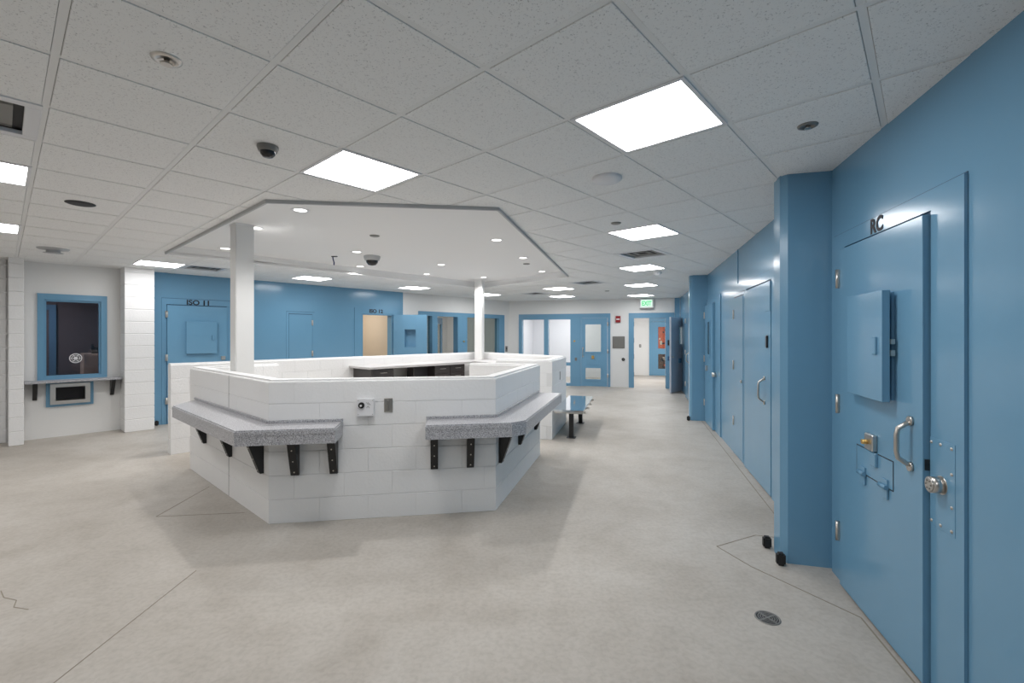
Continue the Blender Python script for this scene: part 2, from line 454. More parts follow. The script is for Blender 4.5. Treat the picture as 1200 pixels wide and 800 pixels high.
VENTS = {
    (9, 0): 'square air vent between the second and third corridor light panels',
    (13, 4): 'square air vent right of the tip of the ceiling recess',
    (15, 8): 'square air vent beside the light panel before the far cell front',
    (3, 10): 'square air vent beside the light panel over the white pilaster',
    (-1, 1): 'white framed air vent cut by the left edge of the view',
}
gang = math.atan2(r.y, r.x)
hs = GS / 2 - 0.0155
tb = M(); tb.box(-hs, hs, -hs, hs, 0.0, 0.016, 0.002); tile_me = tb.mesh('ceiling_tile'); tile_me.materials.append(m_tile)
tiles = []
for a in range(-15, 26):
    for bb_ in range(-12, 24):
        if (a, bb_) in LIGHTS or (a, bb_) in VENTS: continue
        q = [grid(a, bb_), grid(a + 1, bb_), grid(a + 1, bb_ + 1), grid(a, bb_ + 1)]
        qi = in_room(q)
        if not qi: continue
        pieces, hit = minus_coffer(q)
        full = (not hit)
        if hit and sum(area(p) for p in pieces) < 0.004: continue
        c = grid(a + 0.5, bb_ + 0.5)
        vis = c.y > 0.7 and abs(c.x / c.y) < 1.22 and (H - HC) / c.y < 0.80
        tiles.append((a, bb_, c, full, vis))
tiles.sort(key=lambda t: (not t[4], t[2].length))
rest = M(); nind = 0
for (a, bb_, c, full, vis) in tiles:
    if full and vis and nind < 300:
        o = link('ceiling_tile', tile_me, ceiling); o.location = (c.x, c.y, H); o.rotation_euler = (0, 0, gang); nind += 1
    else:
        e = 0.0155 / GS
        q = [grid(a + e, bb_ + e), grid(a + 1 - e, bb_ + e), grid(a + 1 - e, bb_ + 1 - e), grid(a + e, bb_ + 1 - e)]
        ps = [q] if full else minus_coffer(q)[0]
        if vis and nind < 300:
            mb = M()
            for p in ps: mb.prism(p, H, H + 0.016)
            mb.build('ceiling_tile', m_tile, ceiling); nind += 1
        else:
            for p in ps: rest.prism(p, H, H + 0.016)
o = rest.build('ceiling_tile_field', m_tile, ceiling); o['kind'] = 'stuff'
# tees along both grid directions, cut at the coffer
def tee(p, q, dz=0.0):
    d = (q - p).normalized(); n = V2(-d.y, d.x) * 0.0135
    quad = [p + n, p - n, q - n, q + n]
    for k in range(4): 
        quad = clip(quad, ROOM[k], ROOM[(k + 1) % 4], True)
        if area(quad) < 1e-4: return
    ps, _ = minus_coffer(quad)
    if not ps: return
    mb = M()
    for pp in ps:
        if len(pp) > 2: mb.prism(pp, H + 0.003 + dz, H + 0.03 + dz)
    mb.build('ceiling_tee', m_tee, ceiling)
for k in range(-15, 27): tee(grid(k, -14), grid(k, 26))
for k in range(-12, 25): tee(grid(-16, k), grid(27, k), 0.0006)
# plenum lid over grid gaps
b = M(); b.poly(ROOM, H + 0.29, up=False); b.build('plenum_deck', m_dark, ceiling)
# coffer
coffer = thing('ceiling_recess', 'smooth white five-sided recess in the ceiling above the block kiosk', 'ceiling', kind='structure')
b = M(); b.poly(CO, H + CZ, up=False); b.build('soffit', m_drywall, coffer)
b = M(); ed = M()
cen = sum(CO, V2(0, 0)) / 5
for i in range(5):
    a, c = CO[i], CO[(i + 1) % 5]; d = (c - a).normalized(); n = V2(d.y, -d.x)
    b.prism([a, c, c + n * 0.015, a + n * 0.015], H + 0.0, H + CZ + 0.02)
def offs(poly, dd):
    out = []; n = len(poly)
    for i in range(n):
        p0, p1, p2 = poly[i - 1], poly[i], poly[(i + 1) % n]
        a = (p1 - p0).normalized(); c = (p2 - p1).normalized()
        na, nc = V2(a.y, -a.x), V2(c.y, -c.x)
        bis = (na + nc).normalized(); out.append(p1 + bis * (dd / bis.dot(na)))
    return out
b.build('riser', m_drywall, coffer)
o1, o2 = offs(CO, 0.018), offs(CO, -0.002)
for i in range(5):
    j = (i + 1) % 5
    tb = M(); tb.prism([o1[i], o1[j], o2[j], o2[i]], H - 0.030, H + 0.001, 0.002); tb.build('edge_trim', m_drywall if i in (2, 3) else m_trim, coffer)  # near lip edges coloured darker for their shade, far ones left pale

# ------------------------------------------------------------------ ceiling lights
def troffer():
    t = thing('ceiling_light', '', 'ceiling light', group='square ceiling light panels')
    hh = GS / 2 - 0.006
    f = M()
    for x0, x1, y0, y1 in ((-hh, hh, -hh, -hh + 0.022), (-hh, hh, hh - 0.022, hh), (-hh, -hh + 0.022, -hh + 0.022, hh - 0.022), (hh - 0.022, hh, -hh + 0.022, hh - 0.022)):
        f.box(x0, x1, y0, y1, -0.004, 0.02, 0.002)
    f.build('frame', m_plate, t)
    d = M(); k = hh - 0.022
    d.poly([(-k, -k), (k, -k), (k, k), (-k, k)], 0.004, up=False); d.build('diffuser', m_panel, t)
    return t
T0 = None
for (a, bb_), lab in LIGHTS.items():
    c = grid(a + 0.5, bb_ + 0.5)
    if T0 is None: T0 = troffer(); T0.location = (c.x, c.y, H); T0.rotation_euler = (0, 0, gang); T0['label'] = lab
    else: dup(T0, (c.x, c.y, H), gang, lab)
def vent():
    t = thing('ceiling_vent', '', 'air vent', group='square ceiling air vents')
    hh = GS / 2 - 0.008
    f = M()
    for x0, x1, y0, y1 in ((-hh, hh, -hh, -hh + 0.06), (-hh, hh, hh - 0.06, hh), (-hh, -hh + 0.06, -hh + 0.06, hh - 0.06), (hh - 0.06, hh, -hh + 0.06, hh - 0.06)):
        f.box(x0, x1, y0, y1, -0.004, 0.02, 0.002)
    f.build('frame', m_plate, t)
    bk = M(); bk.box(-hh, hh, -hh, hh, 0.030, 0.035); bk.build('backing', m_dark, t)
    for s_ in (0.20, 0.115):
        cn = M()
        for sx, sy, ax in ((1, 0, 0), (-1, 0, 0), (0, 1, 1), (0, -1, 1)):
            if ax == 0: cn.box(min(sx * s_, sx * (s_ - 0.045)), max(sx * s_, sx * (s_ - 0.045)), -s_, s_, 0.012, 0.02)
            else: cn.box(-s_, s_, min(sy * s_, sy * (s_ - 0.045)), max(sy * s_, sy * (s_ - 0.045)), 0.012, 0.02)
        cn.build('louver', m_grey, t)
    return t
T1 = None
for (a, bb_), lab in VENTS.items():
    c = grid(a + 0.5, bb_ + 0.5)
    if T1 is None: T1 = vent(); T1.location = (c.x, c.y, H); T1.rotation_euler = (0, 0, gang); T1['label'] = lab
    else: dup(T1, (c.x, c.y, H), gang, lab)
# downlights in the recess
def downlight():
    t = thing('downlight', '', 'downlight', group='small downlights in the ceiling recess')
    f = M(); f.lathe([(0.062, 0.004), (0.060, -0.004), (0.086, -0.006), (0.090, 0.0)]); f.build('trim_ring', m_plate, t)
    d = M(); d.lathe([(0.0, -0.002), (0.062, -0.002)]); d.build('lens', m_can, t)
    ld = bpy.data.lights.new('downlight_beam', 'SPOT'); ld.energy = CAN; ld.spot_size = math.radians(140); ld.spot_blend = 0.6; ld.shadow_soft_size = 0.05; ld.color = (1.0, 0.98, 0.96)
    lo = bpy.data.objects.new('downlight_beam', ld); C.objects.link(lo); lo.parent = t; lo.location = (0, 0, -0.03)
    return t
DL = [((352, 246), 'recessed downlight nearest the near left corner of the ceiling recess'),
      ((300, 267), 'recessed downlight just right of the near white column head'),
      ((264, 291), 'recessed downlight just left of the near white column'),
      ((418, 295), 'recessed downlight left of and above the dome camera'),
      ((422, 312), 'recessed downlight below and left of the dome camera'),
      ((582, 281), 'recessed downlight nearest the right corner of the ceiling recess'),
      ((613, 302), 'recessed downlight along the right edge of the recess, second from the camera'),
      ((635, 318), 'recessed downlight along the right edge of the recess, third from the camera'),
      ((517, 310), 'recessed downlight in the middle of the recess, right of the dome camera'),
      ((500, 321), 'recessed downlight near the far left edge of the recess, right of the dome camera'),
      ((567, 326), 'recessed downlight over the far white column')]
T2 = None
for (px, lab) in DL:
    c = ceil_at(px[0], px[1], H + CZ - HC)
    if px == (567, 326): c = V2(-0.60, 9.70)
    if T2 is None: T2 = downlight(); T2.location = (c.x, c.y, H + CZ); T2['label'] = lab
    else: dup(T2, (c.x, c.y, H + CZ), 0, lab)
# round devices
def disc(name, px, z, rad, label, cat, m_a, m_b, prof=None, at=None):
    c = at or ceil_at(px[0], px[1], z - HC)
    t = thing(name, label, cat, (c.x, c.y, z))
    f = M(); f.lathe(prof or [(rad, 0.002), (rad, -0.004), (rad * 0.85, -0.010), (rad * 0.45, -0.012), (0.0, -0.012)]); f.build('plate', m_a, t)
    return t
def tc(a, bb_): return grid(a + 0.5, bb_ + 0.5)
t = disc('sprinkler', None, H, 0.07, 'pendent sprinkler with a shiny round escutcheon at the upper left', 'sprinkler', m_steel, None, [(0.055, 0.0), (0.052, -0.006), (0.030, -0.012), (0.030, -0.004), (0.0, -0.004)], tc(0, -1))
b = M(); b.cyl((0, 0, -0.004), (0, 0, -0.02), 0.010, 12).cyl((0, 0, -0.02), (0, 0, -0.024), 0.020, 14); b.build('nozzle', m_satin, t)
t = disc('sprinkler', None, H, 0.05, 'sprinkler with a dark round escutcheon beside the nearest blue cell wall', 'sprinkler', m_grey, None, [(0.05, 0.0), (0.047, -0.006), (0.028, -0.010), (0.028, -0.003), (0.0, -0.003)], tc(4, -4))
b = M(); b.cyl((0, 0, -0.003), (0, 0, -0.016), 0.009, 12).cyl((0, 0, -0.016), (0, 0, -0.019), 0.016, 14); b.build('nozzle', m_satin, t)
def dome(name, at, z, sc, label):
    t = thing(name, label, 'camera', (at.x, at.y, z))
    f = M(); f.lathe([(0.062 * sc, 0.0), (0.062 * sc, -0.012 * sc), (0.054 * sc, -0.034 * sc), (0.044 * sc, -0.036 * sc)]); f.build('housing', m_grey if sc < 1.2 else m_trim, t)
    d = M(); d.lathe([(0.046 * sc, -0.034 * sc), (0.042 * sc, -0.052 * sc), (0.028 * sc, -0.068 * sc), (0.0, -0.074 * sc)]); d.build('dome', m_lens, t)
dome('dome_camera', tc(1, 0), H, 0.95, 'small grey dome camera on the tiles left of the recess light panel')
dome('dome_camera', ceil_at(436, 300, H + CZ - HC), H + CZ, 2.0, 'large dome camera with a dark lens on the ceiling recess')
disc('speaker_disc', None, H, 0.10, 'dark round ceiling fitting on the tiles at the left', 'ceiling fitting', m_dark, None, None, tc(0, 4))
disc('wireless_access_point', None, H, 0.10, 'white round flush disc on the ceiling right of the recess', 'ceiling fitting', m_plate, None, [(0.105, 0.0), (0.105, -0.014), (0.095, -0.024), (0.0, -0.027)], tc(4, -2))
disc('sprinkler_cover', None, H, 0.05, 'grey concealed sprinkler cover just before the second corridor light', 'sprinkler', m_grey, None, None, tc(6, -1))
disc('sprinkler_cover', None, H, 0.06, 'dark concealed sprinkler cover near the far end of the corridor ceiling', 'sprinkler', m_grey, None, None, tc(16, 5))
disc('sprinkler_cover', (439, 276), H + CZ, 0.06, 'grey concealed sprinkler cover in the middle of the ceiling recess', 'sprinkler', m_grey, None)
disc('sprinkler_cover', (617, 309), H + CZ, 0.06, 'grey concealed sprinkler cover by the right edge of the ceiling recess', 'sprinkler', m_grey, None)
t = disc('smoke_detector', None, H, 0.15, 'pale ceiling diffuser fitting in front of the booth window', 'ceiling fitting', m_trim, None, [(0.16, 0.0), (0.15, -0.012), (0.07, -0.02), (0.07, -0.05), (0.10, -0.056), (0.0, -0.06)], tc(0, 9))
t = disc('smoke_detector', None, H, 0.07, 'white smoke detector beside the third corridor light panel', 'smoke detector', m_plate, None, [(0.07, 0.0), (0.068, -0.03), (0.045, -0.055), (0.0, -0.06)], tc(12, 1))
c = ceil_at(390, 300, H + CZ - HC)
t = thing('hanging_cable', 'short blue cable end hanging from the ceiling recess', 'cable', (c.x, c.y, H + CZ))
b = M(); b.box(-0.02, 0.07, -0.015, 0.015, -0.012, 0.0, 0.002); b.build('bracket', m_dark, t)
b = M(); b.tube([(0, 0, -0.01), (0.005, 0, -0.05), (0.02, 0, -0.10), (0.018, 0, -0.14)], 0.009); b.build('cable', mat('blue_cable', srgb(60, 62, 110), 0.5), t)

# ================================================================== BLOCK KIOSK
TH, KH = 0.15, 1.22
def block_run(root, nodes, hide_first=False):
    n = len(nodes)
    def inner(i):
        if i == 0: d = (nodes[1] - nodes[0]).normalized(); return nodes[0] + V2(-d.y, d.x) * TH
        if i == n - 1: d = (nodes[-1] - nodes[-2]).normalized(); return nodes[-1] + V2(-d.y, d.x) * TH
        a = (nodes[i] - nodes[i - 1]).normalized(); c = (nodes[i + 1] - nodes[i]).normalized()
        na, nc = V2(-a.y, a.x), V2(-c.y, c.x); bis = (na + nc).normalized()
        return nodes[i] + bis * (TH / bis.dot(na))
    inn = [inner(i) for i in range(n)]
    for i in range(n - 1):
        p, q = nodes[i], nodes[i + 1]; d = (q - p).normalized(); nrm = V2(-d.y, d.x); L = (q - p).length
        ia, ib = (inn[i] - p).dot(d), (inn[i + 1] - p).dot(d)
        e = 0.005
        core = M(); core.prism([p + d * (e if i == 0 else e) + nrm * e, q - d * e + nrm * e, p + d * (ib - e) + nrm * (TH - e), p + d * (ia + e) + nrm * (TH - e)], 0, KH - 0.02)
        co = core.build('wall_panel', m_mortar, root)
        for k in range(6):
            z0 = k * KH / 6; z1 = z0 + KH / 6
            xs = [0.0]; x = 0.4064 if k % 2 == 0 else 0.2032
            while x < L - 0.08: xs.append(x); x += 0.4064
            xs.append(L)
            for a, c in zip(xs[:-1], xs[1:]):
                a2 = ia if a == 0 else max(a, ia); c2 = ib if c == L else min(c, ib)
                if c2 - a2 < 0.005: continue
                g0 = 0.0 if a == 0 else 0.0006; g1 = 0.0 if c == L else 0.0006
                pts = [p + d * (a + g0), p + d * (c - g1), p + d * (c2 - g1) + nrm * TH, p + d * (a2 + g0) + nrm * TH]
                bb = M()
                if k == 5:
                    bb.prism(pts, z0 + 0.003, z1)
                    # rounded top arrises
                    es = [e_ for e_ in bb.bm.edges if all(abs(vv.co.z - z1) < 1e-6 for vv in e_.verts) and abs((e_.verts[1].co - e_.verts[0].co).normalized().dot(Vector((d.x, d.y, 0)))) > 0.99]
                    bmesh.ops.bevel(bb.bm, geom=es, offset=0.025, segments=3, affect='EDGES')
                else:
                    bb.prism(pts, z0 + (0.0 if k == 0 else 0.003), z1 - 0.0025, 0.002)
                bb.build('block', m_block, co)
near = thing('kiosk_wall', 'low white block wall of the kiosk facing the camera, carrying the grey ledges', 'kiosk wall', (P1.x, P1.y, 0))
near.location = (0, 0, 0)
block_run(near, [P0 + r * 0.97, P0, P1, P2, P3, P3 - v * 0.95])
far = thing('kiosk_wall', 'low white block wall of the kiosk behind the openings, around the desk', 'kiosk wall')
block_run(far, [R1 - v * 0.9, R1, R2, KF, Q])
# control joint beside the near column
b = M(); p = P1 + l * 1.02; b.prism([p - l * 0.006 - r * 0.002, p + l * 0.006 - r * 0.002, p + l * 0.006 + r * 0.01, p - l * 0.006 + r * 0.01], 0, KH - 0.02)
b.build('expansion_joint', mat('joint_caulk', (0.45, 0.45, 0.45), 0.7), near)

# columns
def column(name, p, ang, s_, label):
    t = thing(name, label, 'column', (p.x, p.y, 0), ang)
    bb = M(); bb.box(0, s_, 0, s_, 0, H + CZ, 0.008, 2); bb.build('shaft', m_white, t)
    bb = M(); bb.box(-0.003, s_ + 0.003, -0.003, s_ + 0.003, H + CZ - 0.02, H + CZ - 0.0005); bb.build('collar', m_drywall, t)
    return t
column('column', V2(-3.0, 4.985), math.radians(48.04), 0.185, 'square white column rising behind the near kiosk wall at left')
column('column', V2(-0.82, 10.04), math.radians(-15), 0.17, 'square white column at the far corner of the kiosk')

# ledges
LZ0, LZ1 = 0.735, 0.855
def ledge(label, pts, outer, back, brs):
    t = thing('counter_ledge', label, 'ledge', group='grey ledges on the kiosk')
    s_ = M(); s_.prism(pts, LZ1 - 0.04, LZ1)
    es = [e for e in s_.bm.edges if all(vv.co.z > LZ1 - 1e-4 for vv in e.verts)]
    bmesh.ops.bevel(s_.bm, geom=es, offset=0.010, segments=2, affect='EDGES')
    s_.build('slab', m_granite, t)
    for a, c in zip(outer[:-1], outer[1:]):
        d = (c - a).normalized(); n = V2(-d.y, d.x)       # inward is on the left of the outer path
        f = M(); f.prism([a + n * 0.003, c + n * 0.003, c + n * 0.025, a + n * 0.025], LZ0, LZ1 - 0.04); f.build('apron', m_granite, t)
    for a, c in zip(back[:-1], back[1:]):
        d = (c - a).normalized(); n = V2(d.y, -d.x)
        f = M(); f.prism([a, c, c + n * 0.018, a + n * 0.018], LZ1 - 0.001, LZ1 + 0.024, 0.003); f.build('upstand', m_granite, t)
    for (p, n) in brs:
        d = V2(-n.y, n.x); ang = math.atan2(d.y, d.x)      # local x along wall, local -y outwards
        bk = M(); bk.sprism([(0, LZ1 - 0.04), (-0.17, LZ1 - 0.04), (-0.17, LZ1 - 0.06), (-0.03, 0.41), (0, 0.41)], -0.0325, 0.0325, 0.002)
        o = bk.build('bracket', m_black, t); o.location = (p.x, p.y, 0); o.rotation_euler = (0, 0, ang)
        for zz in (0.44, 0.54, 0.64):
            yy = -0.03 - (zz - 0.41) / (LZ1 - 0.06 - 0.41) * 0.14
            sc = M(); sc.cyl((0, yy + 0.01, zz), (0, yy - 0.003, zz), 0.006, 8); sc.build('screw', m_satin, o)
    return t
D = 0.31
def mitre(p, na, nc, dd): bis = (na + nc).normalized(); return p + bis * (dd / bis.dot(na))
nL = -r; nR = n23
cL = mitre(P1, nL, n12, D)
la, lb = V2(-3.68, 5.35), V2(-3.59, 4.85)
la = P1 + l * ((la - P1).dot(l)); lb = P1 + l * ((lb - P1).dot(l)) + nL * D
le0 = P1 + d12 * 0.604; le1 = le0 + n12 * D
ledge('speckled grey ledge wrapping the left corner of the kiosk', [la, lb, cL, le1, le0, P1], [la, lb, cL, le1, le0], [la, P1, le0],
      [(P1 + l * 1.79, nL), (P1 + l * 0.95, nL), (P1 + l * 0.14, nL), (P1 + d12 * 0.215, n12), (P1 + d12 * 0.53, n12)])
cR = mitre(P2, n12, nR, D)
ra = P1 + d12 * 1.313; rb = ra + n12 * D
re0 = P2 + u * 1.88; re1 = re0 + nR * D
c1, c2 = cR - d12 * 0.10, cR + u * 0.10
ledge('speckled grey ledge wrapping the right corner of the kiosk', [ra, rb, c1, c2, re1, re0, P2], [ra, rb, c1, c2, re1, re0], [ra, P2, re0],
      [(P1 + d12 * 1.383, n12), (P1 + d12 * 1.703, n12), (P2 + u * 0.12, nR), (P2 + u * 0.86, nR), (P2 + u * 1.68, nR)])
# wall boxes on the kiosk front
a12 = math.atan2(d12.y, d12.x)
p = P1 + d12 * 0.795
t = thing('key_switch_box', 'white wall box with a black round knob on the kiosk front', 'switch box', (p.x, p.y, 0.975), a12)
b = M(); b.box(-0.072, 0.072, -0.045, 0.0, -0.078, 0.078, 0.006, 2); b.build('housing', m_plate, t)
b = M(); b.cyl((-0.032, -0.044, 0.02), (-0.032, -0.058, 0.02), 0.026, 20); k = b.build('knob', m_black, t)
b = M(); b.cyl((-0.035, -0.057, 0.018), (-0.035, -0.064, 0.018), 0.009, 12); b.build('knob_centre', m_plate, k)
b = M()
for x0, z0, x1, z1 in ((0.008, 0.045, 0.025, 0.025), (0.02, 0.045, 0.042, 0.022), (0.01, -0.004, 0.022, 0.012), (0.022, 0.012, 0.036, -0.006)):
    b.tube([(x0, -0.0455, z0), (x1, -0.0455, z1)], 0.0018, 6)
b.build('engraved_mark', m_grey, t)
for x, z in ((-0.058, 0.06), (-0.058, -0.004), (0.06, 0.06), (0.06, -0.06), (-0.058, -0.06)):
    b = M(); b.cyl((x, -0.044, z), (x, -0.047, z), 0.003, 8); b.build('screw', m_grey, t)
p = P1 + d12 * 0.985
t = thing('outlet_plate', 'stainless outlet plate right of the white box on the kiosk front', 'outlet', (p.x, p.y, 0.985), a12)
b = M(); b.box(-0.037, 0.037, -0.006, 0.0, -0.062, 0.062, 0.002); b.build('plate', m_steel, t)
b = M(); b.box(-0.020, 0.008, -0.016, -0.005, -0.045, 0.048, 0.003); b.build('cover', m_grey, t)

# desk inside the kiosk
KA = math.radians(48.04)
def kf(x, y): return Q + r * x + l * y
dk = thing('desk_worktop', 'pale L-shaped worktop fixed inside the far kiosk walls', 'worktop', (Q.x, Q.y, 0), KA)
dF = (R2 - KF).normalized()
corner_in = None
nF = V2(dF.y, -dF.x)      # inward normal of the far right wall
def loc(p): q = p - Q; return (q.dot(r), q.dot(l))
inA = lambda x, o: kf(x, -o)
e0, e1_ = inA(2.55, 0.152), inA(2.55, 0.82)
cin = mitre(KF, -l, nF, 0.152); cout = mitre(KF, -l, nF, 0.82)
g0 = R2 - dF * 0.65 + nF * 0.152; g1 = R2 - dF * 0.65 + nF * 0.82
b = M(); b.prism([loc(x) for x in (e0, e1_, cout, g1, g0, cin + dF * 0.52, cin - r * 0.52)], 1.03, 1.07, 0.006); b.build('top', m_worktop, dk)
def cabinet(x0, x1, label, drawers):
    t = thing('drawer_cabinet', label, 'cabinet', (kf(x0, 0).x, kf(x0, 0).y, 0), KA)
    w_ = x1 - x0
    b = M(); b.box(0, w_, -0.75, -0.155, 0.0, 1.028); b.build('body', m_cab, t)
    nn = drawers; ww = w_ / nn
    for i in range(nn):
        zz = 1.02
        for hh in (0.15, 0.27, 0.5):
            b = M(); b.box(i * ww + 0.004, (i + 1) * ww - 0.004, -0.77, -0.75, zz - hh + 0.004, zz, 0.002); d_ = b.build('drawer', m_cab, t)
            b = M(); xm = (i + 0.5) * ww
            b.tube([(xm - 0.06, -0.768, zz - 0.06), (xm - 0.06, -0.795, zz - 0.06), (xm + 0.06, -0.795, zz - 0.06), (xm + 0.06, -0.768, zz - 0.06)], 0.005, 8)
            b.build('handle', m_satin, d_); zz -= hh
cabinet(2.64, 3.06, 'dark narrow drawer cabinet at the open end of the desk', 1)
cabinet(3.96, 4.72, 'dark wide drawer cabinet near the inner corner of the desk', 2)
b = M(); b.box(3.51, 3.955, -0.55, -0.52, 0.02, 1.028); b.build('modesty_board', m_dark, dk)
b = M(); b.box(3.51, 3.535, -0.72, -0.55, 0.0, 1.028); b.build('gable', m_cab, dk)

# bench
bs = P2 + u * 3.02
t = thing('steel_bench', 'polished steel bench on black legs against the kiosk wall', 'bench', (bs.x, bs.y, 0), math.radians(75))
# local x along u, local -y outwards from the wall
b = M(); b.box(0, 1.75, -0.47, -0.004, 0.42, 0.45, 0.006, 2); b.build('seat', m_mirror, t)
b = M(); b.box(0.02, 1.73, -0.46, -0.02, 0.395, 0.42); b.build('frame', m_steel, t)
for x in (0.16, 1.40):
    b = M(); b.box(x - 0.035, x + 0.035, -0.30, -0.23, 0.006, 0.42, 0.004); lg = b.build('leg', m_black, t)
    b = M(); b.box(x - 0.07, x + 0.07, -0.335, -0.195, 0.0, 0.008, 0.002); b.build('foot_plate', m_black, lg)
for x in (0.1, 0.55, 1.0, 1.5):
    b = M(); b.tube([(x - 0.05, -0.465, 0.41), (x - 0.05, -0.50, 0.405), (x + 0.05, -0.50, 0.405), (x + 0.05, -0.465, 0.41)], 0.008, 8); b.build('cuff_ring', m_satin, t)
p = R1 + u * 0.75
t = thing('conduit_slot', 'small dark slot plate on the kiosk side wall above the bench', 'plate', (p.x, p.y, 0.92), math.radians(75))
b = M(); b.box(-0.02, 0.02, -0.006, 0.0, -0.07, 0.07, 0.002); b.build('plate', m_grey, t)

# ================================================================== DOORS
def hinge(t, x, z, y=-0.06, par=None):
    b = M(); b.cyl((x, y, z - 0.06), (x, y, z + 0.06), 0.011, 12); b.box(x - 0.02, x, y, y + 0.02, z - 0.058, z + 0.058); b.box(x, x + 0.018, y - 0.004, y + 0.006, z - 0.058, z + 0.058)
    b.build('hinge', m_satin, par or t)
def pull(t, x, z0, z1, y0, par=None):
    dy = -0.06
    pts = [(x, y0, z1), (x, y0 - 0.02, z1 - 0.005), (x + 0.0, y0 + dy * 0.9, z1 - 0.03), (x, y0 + dy, z1 - 0.06), (x, y0 + dy, z0 + 0.06), (x, y0 + dy * 0.9, z0 + 0.03), (x, y0 - 0.02, z0 + 0.005), (x, y0, z0)]
    b = M(); b.tube(pts, 0.011, 10)
    b.cyl((x, y0, z1 + 0.008), (x, y0 - 0.012, z1 + 0.008), 0.022, 14); b.cyl((x, y0, z0 - 0.008), (x, y0 - 0.012, z0 - 0.008), 0.022, 14)
    return b.build('pull_handle', m_satin, t)
def frame_plate(t, x0, x1, z1, lx0, lx1, lz, y=-0.014):
    b = M(); b.holes(x0, x1, y, -0.001, 0, z1, [(lx0 - 0.004, lx1 + 0.004, -1, lz + 0.014)]); b.build('door_frame', m_blue, t)
    b = M(); b.box(lx0, lx1, -0.005, -0.001, lz - 0.01, lz + 0.013); b.build('gap_shadow_strip', m_shadow_line, t)  # dark strip coloured like the shade in the gap above the leaf
    b = M(); b.box(x0, x1, -0.003, -0.0005, z1, z1 + 0.008); b.build('frame_shadow_line', m_shadow_line, t)  # shadow line over the frame, painted as a thin darker blue strip
def hatch(t, x0, x1, z0, z1, y, gap=0.02):
    b = M(); b.holes(x0 + 0.004, x1 - 0.028, y - 0.012, y, z0 + 0.008, z1 - 0.008, [(x0 + 0.03, x1 - 0.05, z0 + 0.03, z1 - 0.03)]); fr_ = b.build('viewport_frame', m_blue, t)
    b = M(); b.box(x0 + 0.03, x1 - 0.05, y - 0.002, y - 0.001, z0 + 0.03, z1 - 0.03); b.build('viewport', m_lens, fr_)
    b = M(); b.sprism([(0, 0)] * 0 or [(y - 0.013, z0), (y - 0.048, z0), (y - 0.048, z1), (y - 0.013, z1)], x0, x1, 0.002)
    # swing the cover a little open about its left edge
    bmesh.ops.rotate(b.bm, cent=(x0, y - 0.013, 0), matrix=Matrix.Rotation(-math.atan2(gap, x1 - x0), 3, 'Z'), verts=b.bm.verts[:])
    cv = b.build('viewport_cover', m_blue, t)
    zc = (z0 + z1) / 2
    b = M(); b.box(x1 - 0.085, x1 - 0.05, y - 0.075, y - 0.055, zc - 0.045, zc + 0.045, 0.003); b.build('cover_tab', m_blue, cv)
    b = M(); b.box(x1 - 0.012, x1 + 0.006, y - 0.030, y - 0.012, zc - 0.05, zc - 0.02).box(x1 - 0.012, x1 + 0.006, y - 0.030, y - 0.012, zc + 0.01, zc + 0.035); b.build('latch', m_satin, cv)

# near cell door -------------------------------------------------
t = on_wall('door_1', 'R', 0, 'nearest blue steel cell door with raised viewport cover and round knob', 'door', kind='structure')
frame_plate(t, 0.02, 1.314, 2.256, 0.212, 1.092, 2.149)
b = M(); b.box(0.215, 1.089, -0.042, -0.006, 0.012, 2.145, 0.002); leaf = b.build('door_leaf', m_blue, t)
for z in (1.96, 1.16, 0.345): hinge(t, 0.200, z, -0.05)
hatch(leaf, 0.445, 0.883, 1.262, 1.826, -0.042, 0.018)
b = M(); b.holes(0.451, 0.849, -0.044, -0.0421, 0.806, 0.960, [(0.455, 0.845, 0.810, 0.956)]); fpn = b.build('food_pass_gap', m_dark, leaf)
b = M(); b.box(0.456, 0.844, -0.0445, -0.0421, 0.811, 0.955, 0.0008); fpass = b.build('food_pass', m_blue, leaf)
for x in (0.535, 0.775):
    b = M(); b.cyl((x - 0.035, -0.056, 0.812), (x + 0.035, -0.056, 0.812), 0.012, 12); b.box(x - 0.03, x + 0.03, -0.052, -0.044, 0.75, 0.85, 0.001); b.build('food_pass_hinge', m_blue, fpass)
b = M(); b.box(0.600, 0.690, -0.068, -0.042, 0.967, 1.056, 0.004); lk = b.build('food_pass_lock', m_steel, leaf)
b = M(); b.cyl((0.630, -0.067, 1.010), (0.630, -0.092, 1.010), 0.013, 14); b.build('key_cylinder', m_brass, lk)
b = M(); b.box(0.640, 0.700, -0.060, -0.042, 0.885, 0.962, 0.004); b.build('lock_bolt_cover', m_blue, leaf)
pull(leaf, 1.003, 0.985, 1.185, -0.042)
b = M(); b.cyl((1.175, -0.014, 0.945), (1.175, -0.018, 0.945), 0.040, 24); b.cyl((1.175, -0.018, 0.945), (1.175, -0.060, 0.945), 0.035, 24); b.cyl((1.175, -0.060, 0.945), (1.175, -0.064, 0.945), 0.033, 24, 0.027); kn = b.build('lock_knob', m_steel, t)
for i in range(6):
    an = i * math.pi / 3; b = M(); b.cyl((1.175 + 0.018 * math.cos(an), -0.063, 0.945 + 0.018 * math.sin(an)), (1.175 + 0.018 * math.cos(an), -0.066, 0.945 + 0.018 * math.sin(an)), 0.004, 8)
    b.build('knob_stud', m_grey, kn)
b = M(); b.box(1.094, 1.262, -0.0160, -0.0135, 0.75, 1.14, 0.0008); lp = b.build('lock_plate', m_blue, t)
b = M(); b.box(1.0895, 1.0935, -0.034, -0.014, 0.985, 1.035); b.build('latch_bolt', m_black, t)
